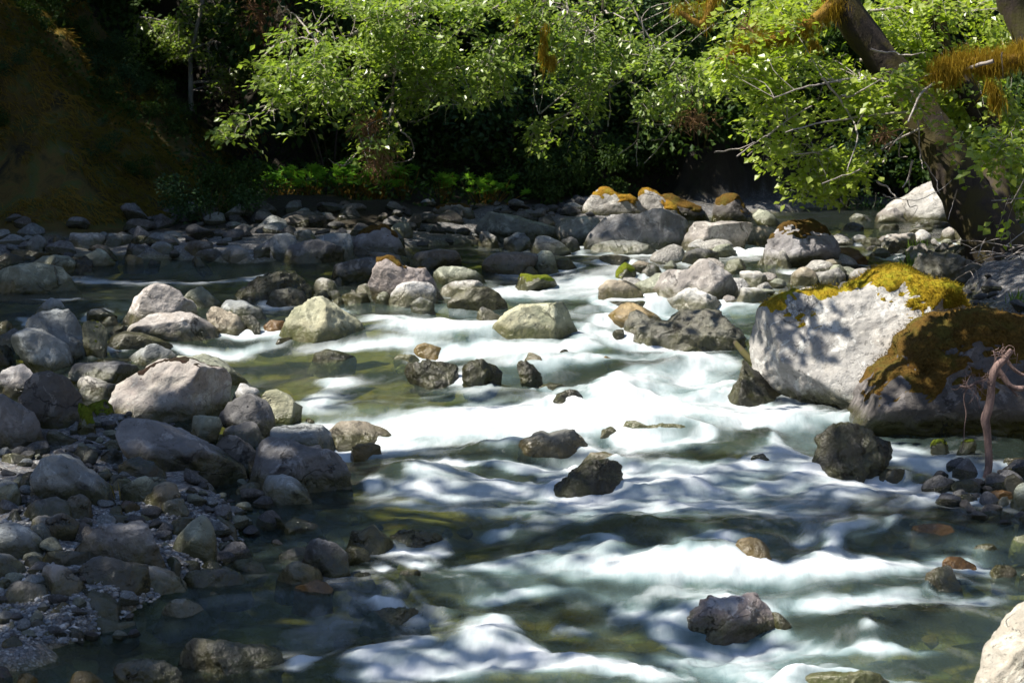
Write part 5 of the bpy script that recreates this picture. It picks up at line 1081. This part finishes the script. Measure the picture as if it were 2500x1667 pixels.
for a in range(6): stem.tube(spline([[0, 0, -.3], [.15*math.cos(a), .15*math.sin(a), .4], [.5*math.cos(a), .4*math.sin(a), 1.0]], 6), .02, .006, 4)
so_ = stem.build('stem', MB['bark']); STEM = so_.data; bpy.data.objects.remove(so_)
r_ = np.random.default_rng(88)
def shrub(p, s, me, label, group, name='shrub'):
    e = empty(name, p, label, 'shrub', group)
    f = bpy.data.objects.new('foliage', me); col(f); f.parent = e; f.scale = (s, s, s*r_.uniform(.8, 1.15)); f.rotation_euler = (0, 0, r_.uniform(0, 6.28)); f['kind'] = 'stuff'
    g = bpy.data.objects.new('stem', STEM); col(g); g.parent = e; g.scale = (s, s, s)
    return e
ORD = 'first second third fourth fifth sixth seventh eighth ninth tenth eleventh twelfth thirteenth fourteenth fifteenth sixteenth seventeenth eighteenth nineteenth twentieth twenty-first twenty-second twenty-third twenty-fourth twenty-fifth twenty-sixth'.split()
ROW = ['lowest', 'second', 'third', 'fourth', 'highest']
n = 0
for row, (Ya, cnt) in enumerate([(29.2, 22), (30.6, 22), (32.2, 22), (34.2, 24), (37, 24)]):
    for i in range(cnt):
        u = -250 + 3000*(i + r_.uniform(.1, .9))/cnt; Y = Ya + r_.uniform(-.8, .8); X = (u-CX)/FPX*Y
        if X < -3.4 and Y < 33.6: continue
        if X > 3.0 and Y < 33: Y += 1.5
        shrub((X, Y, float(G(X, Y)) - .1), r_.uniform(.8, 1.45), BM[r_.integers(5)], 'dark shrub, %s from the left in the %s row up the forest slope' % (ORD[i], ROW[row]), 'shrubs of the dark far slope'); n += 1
for i in range(24):
    u = 10 + 19*i + r_.uniform(-20, 20); X = (u-CX)/FPX*29.5; Y = 26.2 + r_.uniform(-1.2, 4.5)
    shrub((X, Y, float(G(X, Y)) - .1), r_.uniform(.22, .42), BM[r_.integers(5)], 'small ferny bush on the mossy slope, %s from the left' % ORD[i], 'bushes on the mossy slope')
# low plants at the foot of the far slope
for i in range(26):
    u = 480 + 1450*(i+r_.uniform(0, 1))/26
    if 600 < u < 1260: continue
    Y = float(farY((u-CX)/FPX*28)) + r_.uniform(2.6, 4.2); X = (u-CX)/FPX*Y
    shrub((X, Y, float(G(X, Y)) - .1), r_.uniform(.35, .6), BM[r_.integers(5)], 'low dark bush at the foot of the far slope, %s along from the left' % ORD[i], 'bushes at the foot of the far slope')
# lit leafy tree left of centre (young tree with pale trunk)
yt = empty('young_tree', (at(470, 300, 32.6)[0], 32.6, float(G(at(470, 300, 32.6)[0], 32.6))), 'slender pale-barked young tree with sunlit leaves, upper left', 'tree')
YT = 32.6
br, _ = leafy('yt', yt, [(np.array([at(470, 300, YT), at(462, 140, YT), at(483, 60, YT), at(500, -20, YT), at(520, -150, YT)]), .05), (np.array([at(475, 118, YT), at(500, 108, YT), at(528, 100, YT)]), .016), (np.array([at(540, 57, YT), at(575, 58, YT), at(600, 62, YT)]), .012), (np.array([at(340, 42, YT), at(400, 50, YT), at(480, 60, YT)]), .012), (np.array([at(300, 100, YT), at(345, 165, YT), at(350, 200, YT), at(470, 300, YT)]), .012), (np.array([at(385, 60, YT), at(430, 70, YT)]), .008)],
    [("330,60 430,50 470,90 475,180 430,185 400,150 330,120", 1.4), ("440,0 620,0 640,60 560,110 490,90", .8), ("280,60 350,60 340,180 300,200 290,120", .5), ("500,130 620,150 600,260 520,230", .6)], 300, YT-.5, YT+.6, 'alder', 105, .075, 22)
br.build('trunk', MB['birch'], yt)
# dark standing trunks
def ftree(u, v, Y, h, r0, lean, label, mat='bark', con=True):
    X = at(u, v, Y)[0]; zb = float(G(X, Y)); e = empty('conifer_tree' if con else 'forest_tree', (X, Y, zb), label, 'tree')
    q = TB(); q.tube(spline([[X, Y, zb-.3], [X+lean*.5, Y, zb+h*.5], [X+lean, Y, zb+h]], 14), r0, r0*.4, 10, rough=.12); q.build('trunk', MB[mat], e)
    r2 = np.random.default_rng(int(u)+505); Ps, Ds, Ns, Ss = [], [], [], []; bt = TB()
    for k in range(34):
        z = zb + h*(.12 + .85*k/34); a = r2.uniform(0, 6.28); L = (1.9 if con else 1.4)*(1.15 - .8*k/34); c = np.array([X + lean*(z-zb)/h, Y, z])
        d = np.array([math.cos(a), math.sin(a)*.8, -.15]); end = c + d*L - np.array([0, 0, .35*L]); mid = c + d*L*.5
        sp = spline([c, mid, end], 8); bt.tube(sp, .018, .006, 3); m_ = 210
        t_ = r2.uniform(.15, 1, m_); b = c[None] + (end-c)[None]*t_[:, None]; s_ = np.cross(d, [0, 0, 1]); s_ = s_/np.linalg.norm(s_)
        sg = r2.choice([-1, 1], m_)[:, None]; Ps.append(b + s_*sg*r2.uniform(0, .3, (m_, 1))*(1.2-t_[:, None]) - np.array([0, 0, 1])*r2.uniform(0, .18, (m_, 1)))
        Ds.append(s_*sg*.6 + d*.5 + r2.normal(size=(m_, 3))*.3 + np.array([0, 0, -.5])); Ns.append(np.array([0, 0, 1.]) + r2.normal(size=(m_, 3))*.4); Ss.append(r2.uniform(.08, .2, m_))
    bt.build('branch', MB[mat], e)
    P_, D_, N_, S_ = map(np.concatenate, (Ps, Ds, Ns, Ss)); V, F = leaf_mesh(P_, D_, N_, S_, asp=.22 if con else .6, fold=.1)
    o = mesh_np('foliage', V - np.array(e.location)[None], F, ML['conifer' if con else 'dark'], False, {'rnd': np.repeat(r2.random(len(P_)), 4)}, e); o['kind'] = 'stuff'
ftree(95, 260, 33.2, 9, .30, .35, 'dark thick-trunked conifer at the top left above the mossy slope')
ftree(250, 200, 38, 9, .2, -.2, 'dim conifer behind the mossy slope, right of the thick trunk')
ftree(640, 260, 37, 10, .18, .1, 'conifer with drooping boughs behind the left end of the overhanging leaves')
ftree(-60, 200, 36, 9, .22, 0, 'dim conifer at the top left corner of the view')
ftree(1130, 200, 39, 9, .2, .2, 'dark tree deep in the forest behind the overhanging leaves', con=False)
ftree(1620, 200, 37, 9, .22, -.2, 'dark tree deep in the forest behind the moss-hung limb', con=False)
ftree(2300, 200, 38, 9, .22, .2, 'dark tree behind the bright maple leaves at the right', con=False)
# fresh green large-leaved plants at the foot of the slope
def palmate(n=7):
    pts = [[0, 0, 0]]
    for i in range(2*n+1):
        a = math.radians(-135 + 270*i/(2*n)); r = (1.0 if i % 2 else .55)*(1-.22*abs(a)/2.4); pts.append([math.sin(a)*r*.55, .25+math.cos(a)*r*.55, .10*(r-.5) - .05*abs(a)])
    F = [[0, i, i+1] for i in range(1, len(pts)-1)]; return np.array(pts), np.array(F)
PV, PF = palmate()
lo = mesh_np('leaf', PV, PF, ML['bright'], False, {'rnd': np.linspace(0, 1, len(PV))*0+.3}); LEAFS = [lo.data]; bpy.data.objects.remove(lo)
lo = mesh_np('leaf', PV*np.array([1.1, .9, 1]), PF, ML['bright'], False, {'rnd': np.zeros(len(PV))+.9}); LEAFS.append(lo.data); bpy.data.objects.remove(lo)
LB = ['low fresh-green plant with hand-shaped leaves at the left end of the bright row', 'fresh-green lobed-leaf plant left of the middle of the bright row', 'tallest and brightest plant in the fresh-green row under the hanging alder tip', 'fresh-green lobed-leaf plant right of the brightest one', 'fresh-green plant at the right end of the bright row, beside the mossy brown rock', 'separate fresh-green plant right of the mossy brown rock', 'dim small lobed-leaf plant above the mossy brown rock']
for (u, v, w_, h_, n_), lab in zip([(690, 503, 60, 26, 50), (760, 500, 60, 30, 58), (850, 500, 70, 36, 75), (920, 498, 60, 34, 62), (985, 503, 40, 26, 34), (1185, 503, 60, 24, 48), (1080, 490, 50, 20, 22)], LB):
    Y = 27.1; b = at(u, v, Y); zb = float(G(b[0], Y)); e = empty('lobed_leaf_plant', (b[0], Y, zb), lab, 'plant')
    hz = max(.15, b[2]-zb); st = TB()
    for k in range(n_):
        x_ = r_.normal()*w_*.45/FPX*Y; z_ = hz + r_.uniform(-.1, 1)*h_/FPX*Y*1.5; y_ = r_.normal()*.3
        l = bpy.data.objects.new('leaf', LEAFS[k % 2]); col(l); l.parent = e; s = r_.uniform(.12, .21); l.scale = (s, s, s)
        l.location = (x_, y_, z_); l.rotation_euler = (r_.uniform(-.1, .75), r_.uniform(-.4, .4), math.pi + r_.uniform(-1.3, 1.3))
        st.tube([[b[0]+x_*.4, Y+y_*.4, zb-.05], [b[0]+x_*.8, Y+y_*.8, zb+z_*.6], [b[0]+x_, Y+y_, zb+z_]], .006, .004, 3)
    st.build('stem', MB['mossy'], e)
# grass, ferns and trailing moss on the left slope
m = 60000; X = r_.uniform(-9.5, -3.6, m); Y = r_.uniform(23.8, 31.5, m); Z = G(X, Y); k = (Z - W(X, Y) > .22); X, Y, Z = X[k], Y[k], Z[k]
k = fbm(P3(X*1.3, Y*1.3), 91, 3) > -.6; X, Y, Z = X[k], Y[k], Z[k]; m = len(X)
P_ = np.stack([X, Y, Z+.02], 1); D_ = np.array([.55, -.45, -.45]) + r_.normal(size=(m, 3))*.3; N_ = np.array([.4, -.6, .6]) + r_.normal(size=(m, 3))*.3
V, F = leaf_mesh(P_, D_, N_, r_.uniform(.06, .19, m), asp=.09, fold=.2)
o = mesh_np('bank_grass', V, F, ML['grass'], False, {'rnd': np.repeat(np.clip(.5+.6*fbm(P3(X, Y), 92, 3), 0, 1), 4)}); tag(o, 'dry orange-green grass and moss trailing down the left slope', kind='stuff')
m = 22000; u = r_.uniform(-200, 2700, m); Y = r_.uniform(26.3, 34, m); X = (u-CX)/FPX*Y; Z = G(X, Y); k = (Y - farY(X) > 2.6) & ((X > -4.0) | (r_.random(m) < .8)); X, Y, Z = X[k], Y[k], Z[k]; m = len(X)
P_ = np.stack([X, Y, Z + r_.uniform(0, .25, m)], 1); V, F = leaf_mesh(P_, rdir(m, .3), rdir(m, 1.2), r_.uniform(.05, .10, m), asp=.55)
o = mesh_np('undergrowth', V, F, ML['dark'], False, {'rnd': np.repeat(r_.random(m), 4)}); tag(o, 'low dim undergrowth covering the far forest floor', kind='stuff')
# green grass tuft by the golden moss
def tuft(u, v, n, L, label, dx=0, mat='green_grass', dirx=0):
    b = hit(u, v); e = None; q = np.array([b]*n) + r_.normal(size=(n, 3))*np.array([.05, .04, 0]); D_ = np.array([dirx, -.1, 1.]) + r_.normal(size=(n, 3))*.35
    V, F = leaf_mesh(q, D_, r_.normal(size=(n, 3)), L*r_.uniform(.5, 1.1, n), asp=.07, fold=.1)
    o = mesh_np('grass_tuft', V - b[None], F, ML[mat], False, {'rnd': np.repeat(r_.random(n), 4)}); o.location = tuple(b); tag(o, label, 'grass tuft')
tuft(2222, 662, 26, .22, 'thin green grass blades behind the golden moss on the great boulder')
tuft(2240, 610, 40, .16, 'green grass sprig drooping over the right channel')
tuft(285, 1225, 3, .14, 'lone dry yellow stalk between the cobbles of the left bank', mat='grass')
tuft(2480, 745, 40, .15, 'yellow-green moss tuft at the right edge beside the tree base')
# ---------------------------------------------------------------- bare root, hanging rootlets, sticks
YR = 12.55
rt = empty('bare_root', at(2412, 1190, YR), 'bare pinkish root standing crooked in the shallows before the moss-draped boulder', 'root')
q = TB(); q.tube(spline(zp('J', "2070,1320 2030,1265 2060,1150 2060,1000 2050,850 2030,745 2060,690 2080,560 2080,430 2120,320 2200,250 2250,180", YR), 46), np.interp(np.linspace(0, 1, 46), [0, .05, .4, .5, .8, 1], [.012, .03, .030, .034, .032, .016])*.85, None, 9, rough=.32); q.build('stem', MB['root'], rt)
q = TB(); q.tube(spline(zp('J', "2120,330 2180,400 2230,480 2290,500 2400,490 2500,520", YR+.1), 20), .024, .016, 7, rough=.2); q.tube(spline(zp('J', "2200,250 2260,340 2340,390 2480,420", YR+.15), 14), .013, .01, 6, rough=.2); q.tube(spline(zp('J', "2110,340 2200,420 2240,500 2300,560", YR+.1), 12), .012, .006, 5); q.build('side_root', MB['root'], rt)
q = TB()
for k in range(46):
    a = zp('J', '%g,%g' % (2180+r_.normal()*50, 210+r_.normal()*28) if k < 18 else '%g,%g' % (1950+r_.normal()*70, 440+r_.normal()*45), YR)[0]
    pts = [a]
    for _ in range(4): pts.append(pts[-1] + np.array([r_.normal()*.03, r_.normal()*.02, -.012+r_.normal()*.03]))
    q.tube(spline(pts, 7), .0028, .0014, 3)
q.build('rootlets', MB['root'], rt)
hv = empty('hanging_rootlet', zp('J', '1860,480', YR)[0], 'thin pale rootlet dangling like a thread left of the bare root', 'root')
q = TB(); q.tube(spline(zp('J', "2050,420 1980,440 1900,480 1860,520 1855,600 1880,700 1862,800 1858,900 1850,980 1830,1020", YR), 30), .005, .002, 4, rough=.3); q.tube(spline(zp('J', "1820,480 1880,490 1930,470", YR), 8), .008, .008, 5, rough=.3); q.build('strand', MB['root'], hv)
q = TB(); q.tube(spline([at(1795, 836, 15.8), at(1815, 862, 15.6), at(1850, 893, 15.4), at(1890, 920, 15.3)], 10), .022, .03, 7, rough=.2); o = q.build('broken_branch', MB['bark']); tag(o, 'dark broken branch wedged under the left edge of the great dappled boulder', 'branch')
q = TB(); q.tube(spline([at(790, 628, 22), at(805, 646, 21.9)], 5), .02, .012, 5); o = q.build('driftwood_stub', MB['bark']); tag(o, 'black driftwood stub against the pinkish-white oblong block', 'driftwood')
q = TB(); q.tube(spline([at(765, 522, 28), at(790, 520, 28), at(825, 526, 27.9)], 6), .015, .02, 5); o = q.build('driftwood_stick', MB['twig']); tag(o, 'pale stick lying on the dim shore under the green plants', 'driftwood')
q = TB()
for p in ["1640,900 1680,950 1730,975 1780,970", "1650,890 1700,960", "1660,930 1690,980 1770,985"]:
    q.tube(spline([np.array([a[0], 13.6, a[2]]) for a in [at(0+float(s.split(',')[0])/3.357, 800+float(s.split(',')[1])/3.357, 13.6) for s in p.split()]], 7), .004, .002, 3)
o = q.build('dead_twigs', MB['root']); tag(o, 'tangle of reddish dead twigs caught between the diagonal boulder and the brown knuckled one', 'twig')
# tumble of twigs among the roots at the right bank
q = TB()
for k in range(40):
    a = at(r_.uniform(2340, 2500), r_.uniform(600, 680), 19 + r_.uniform(-.5, .5)); d = np.array([r_.normal()*.3, r_.normal()*.2, r_.normal()*.12]); q.tube(spline([a, a+d*.5+[0, 0, .05], a+d], 5), .006, .003, 3)
o = q.build('dead_twigs', MB['twig']); tag(o, 'scatter of dead twigs about the foot of the leaning maple', 'twig')
# ---------------------------------------------------------------- unseen trees added beyond the view, crowns shaped to shade chosen patches
SH = [ # outline of the shaded ground (photo px), cards per m2, height along the sun ray
 ("-200,1250 150,1000 270,960 420,1010 560,1090 640,1130 700,1180 860,1190 900,1280 1000,1420 860,1667 -200,1720", 1.0, 11, 'near'),
 ("270,990 400,1000 560,1060 700,1110 860,1120 860,1200 500,1250 270,1120", .9, 11, 'near'),
 ("60,930 200,900 210,1070 0,1100 -150,1080 -150,980", .8, 11, 'near'),
 ("-300,700 120,690 250,760 260,900 130,900 0,880 -300,860", .95, 11, 'near'),
 ("860,1170 1300,1130 1600,1130 2000,1070 2300,1090 2500,1100 2560,1250 2000,1330 1650,1290 1200,1360 950,1330", .8, 11.5, 'near'),
 ("900,1420 1300,1450 1800,1470 1900,1560 1250,1600 860,1620", .75, 11, 'near'),
 ("2000,1500 2500,1430 2500,1330 2250,1350", .3, 11, 'near'),
 ("-400,560 900,560 1000,600 1000,650 700,700 520,700 520,650 250,680 60,760 -400,760", .9, 12, 'left'),
 ("860,500 1330,500 1380,620 1300,680 1150,640 1000,650 860,600", .8, 12, 'mid'),
 ("420,690 760,690 760,720 640,750 480,740", .7, 12, 'left'),
 ("1440,515 1660,515 1680,600 1620,600 1440,600", .8, 12, 'mid'),
 ("2150,1040 2200,930 2290,820 2380,760 2700,720 2700,1100 2200,1090", 1.3, 4.6, 'right', 13.6),
 ("1850,760 2000,720 2060,740 2080,830 2000,880 1960,930 1900,900 1840,850", 1.15, 3.9, 'right', 14.6),
 ("2270,640 2600,640 2600,760 2360,760", .9, 8.5, 'right'),
 ("2220,610 2300,600 2420,690 2330,740 2240,680", .8, 4.2, 'right', 17.6),
 ("1560,750 1800,760 1810,850 1600,850", .6, 4.2, 'right', 16.4),
 ("620,905 760,925 1050,960 1300,940 1250,985 1000,975 700,980", .3, 11, 'near'),
]
polyC = [("1350,560 1360,520 1420,450 1500,450 1640,450 1750,530 1900,535 1920,600 1690,612 1665,530 1480,505 1440,525 1430,600 1350,600", 1)]
polyP = [("640,440 1020,430 1240,440 1240,515 640,515", 1)]
polyY = [("320,50 430,40 480,90 480,200 430,200 400,160 320,130", 1)]
SH += [("1830,800 1900,900 1960,990 1850,960 1800,860", .6, 3.9, 'right', 14.3), ("2020,700 2150,660 2200,690 2200,760 2080,780", .35, 3.9, 'right', 15.0), ("1400,300 2000,300 2080,490 1400,480", 1.0, 9, 'mid', 29.5)]
SH.append(("480,440 1400,430 1400,530 900,520 480,540", .9, 10, 'mid')); SH.append(("-400,-100 300,-100 330,330 520,540 480,600 -400,620", .35, 12, 'left')); SH.append(("2250,560 2600,500 2600,800 2300,780", .9, 8, 'right')); SH.append(("-400,60 60,180 330,330 520,540 480,600 -400,620", .4, 10, 'left'))
r_ = np.random.default_rng(404); groups = {'near': [], 'left': [], 'mid': [], 'right': [], 'forest': []}
for pl, dens, tt, gk, *yf in SH:
    UV = sample_poly(pl, 260, r_); H_ = np.array([at(u, v, yf[0] + r_.uniform(-.3, .25)) for u, v in UV]) if yf else np.array([hitW(u, v, lambda a, b: GW(a, b) + (.05 if gk != 'right' else .3)) for u, v in UV])
    # ground area of the outline, for an even number of cards per square metre
    pp = np.array([hitW(*map(float, q.split(','))) for q in pl.split()])
    if yf: pp = np.array([at(*map(float, q.split(',')), yf[0]) for q in pl.split()])[:, [0, 2, 1]]
    a_ = np.abs(np.dot(pp[:, 0], np.roll(pp[:, 1], -1)) - np.dot(pp[:, 1], np.roll(pp[:, 0], -1)))/2
    n = int(a_*dens*(620 if yf and gk == 'right' else 300)); k = r_.integers(0, len(H_), n); wv = 1/np.sqrt(len(H_))*math.sqrt(a_)
    P = H_[k] + r_.normal(size=(n, 3))*np.array([wv*.75, wv*.75, .05]); P += SUN*(tt + r_.normal(size=(n, 1))*.8 + r_.uniform(-.6, 1.4, (n, 1)))
    groups[gk].append(P)
# leaf cards added above the view to keep the far slope dark
n = 40000; X = r_.uniform(-18, 18, n); Y = r_.uniform(28.5, 52, n); Z = G(X, Y)
u_ = CX + X/Y*FPX; hole = (np.abs(u_-400) < 110) & (Y > 32.5) & (Y < 35.3)
hole |= (fbm(P3(X*.55, Y*.55), 77, 3) > .72)
#hole |= (X > -1) & (Y < 30.5) & (fbm(P3(X*.9, Y*.9), 78, 2) > -.1)
hole |= (np.abs(X-6) < 3) & (Y < 31.5)
#hole |= (np.abs(u_-860) < 200) & (Y < 29.6) & (fbm(P3(X*1.5, Y*1.5), 79, 2) > -.05)
X, Y, Z = X[~hole], Y[~hole], Z[~hole]; n = len(X)
groups['forest'].append(np.stack([X, Y, Z + .8], 1) + SUN*(9 + r_.normal(size=(n, 1))*1.2))
SHADE_TREES = [('near', (-8.5, 12.5), 'unseen bank tree, crown shaped to shade the near left shore'), ('left', (-11.5, 22.5), 'unseen bank tree, crown shaped to shade the upper left pool'),
         ('mid', (-8.5, 30.5), 'unseen tree above the mossy slope, crown shaped to shade the far rocks'), ('right', (4.6, 15.6), 'unseen bank tree at the right, crown shaped to shade the great boulders'), ('forest', (2.0, 44), 'unseen forest tree, wide crown added to darken the far slope')]
for gk, (tx, ty), lab in SHADE_TREES:
    if not groups[gk]: continue
    P = np.concatenate(groups[gk]); keep = np.ones(len(P), bool)
    for zf in (1.5, 1.7, 1.9, 2.3, 2.7, 3.1, 3.5, 4.0, 4.5, 5.0, 5.6):      # drop cards that would keep the sun off boughs, plants and far rocks
        Q = P - SUN[None]*((P[:, 2]-zf)/SUN[2])[:, None]; u_ = CX + Q[:, 0]/Q[:, 1]*FPX; dz = (CAMH - Q[:, 2])/Q[:, 1]; v_ = CY + FPX*np.tan(np.arctan(dz)-PITCH)
        for pls, y0, y1 in ((polyA, YA-1.1, YA+1.1), (polyB, YA-.6, YA+1.2), (polyM, YM-1.0, YM+1.0), (polyM2, YM+.3, YM+2.0), (polyY, YT-.7, YT+.8), (polyP, 26.5, 27.8), (polyC, 24.0, 27.6)):
            if (pls is polyP and zf > 2.4) or (pls is polyC and zf > 2.2): continue
            inn = (Q[:, 1] > y0) & (Q[:, 1] < y1) & (r_.random(len(P)) < (.55 if pls is polyP else .93)); c_ = np.zeros(len(P), bool)
            for pl_, _w in pls: c_ |= poly_in(pl_, u_, v_)
            keep &= ~(inn & c_)
    dz = (CAMH - P[:, 2])/P[:, 1]; u_ = CX + P[:, 0]/P[:, 1]*FPX; v_ = CY + FPX*np.tan(np.arctan(dz)-PITCH); keep &= ~((v_ > -60) & (u_ > -60) & (u_ < 2560) & (P[:, 1] > 0))
    P = P[keep]; n = len(P); zb = float(G(tx, ty)); e = empty('unseen_shade_tree', (tx, ty, zb), lab, 'tree')
    big = gk in ('forest',); s = (r_.uniform(.38, .65, n) if big else r_.uniform(.12, .21, n))
    if gk == 'right': s = s*.7
    V, F = leaf_mesh(P, rdir_l(r_, n), rdir_l(r_, n) + np.array([0, 0, 1.3]), s, asp=.7)
    o = mesh_np('crown', V - np.array(e.location)[None], F, ML['dark'], False, {'rnd': np.repeat(r_.random(n), 4)}, e); o['kind'] = 'stuff'  # cards strung along the sun ray, added for the shade they cast
    q = TB(); ztop = P[:, 2].mean(); q.tube(spline([[tx, ty, zb-.4], [tx, ty, zb+4], [tx*.97, ty, ztop]], 16), .32, .15, 12, rough=.1); q.build('trunk', MB['bark'], e)
    q = TB()
    for k in r_.integers(0, n, 26): q.tube(spline([[tx*.98, ty, ztop-1.5], (P[k]+np.array([tx, ty, ztop]))/2, P[k]], 8), .07, .02, 5)
    q.build('limb', MB['bark'], e)
print('tris', sum(len(o.data.polygons)*(2 if o.data.polygons and o.data.polygons[0].loop_total == 4 else 1) for o in scene.objects if o.type == 'MESH'))
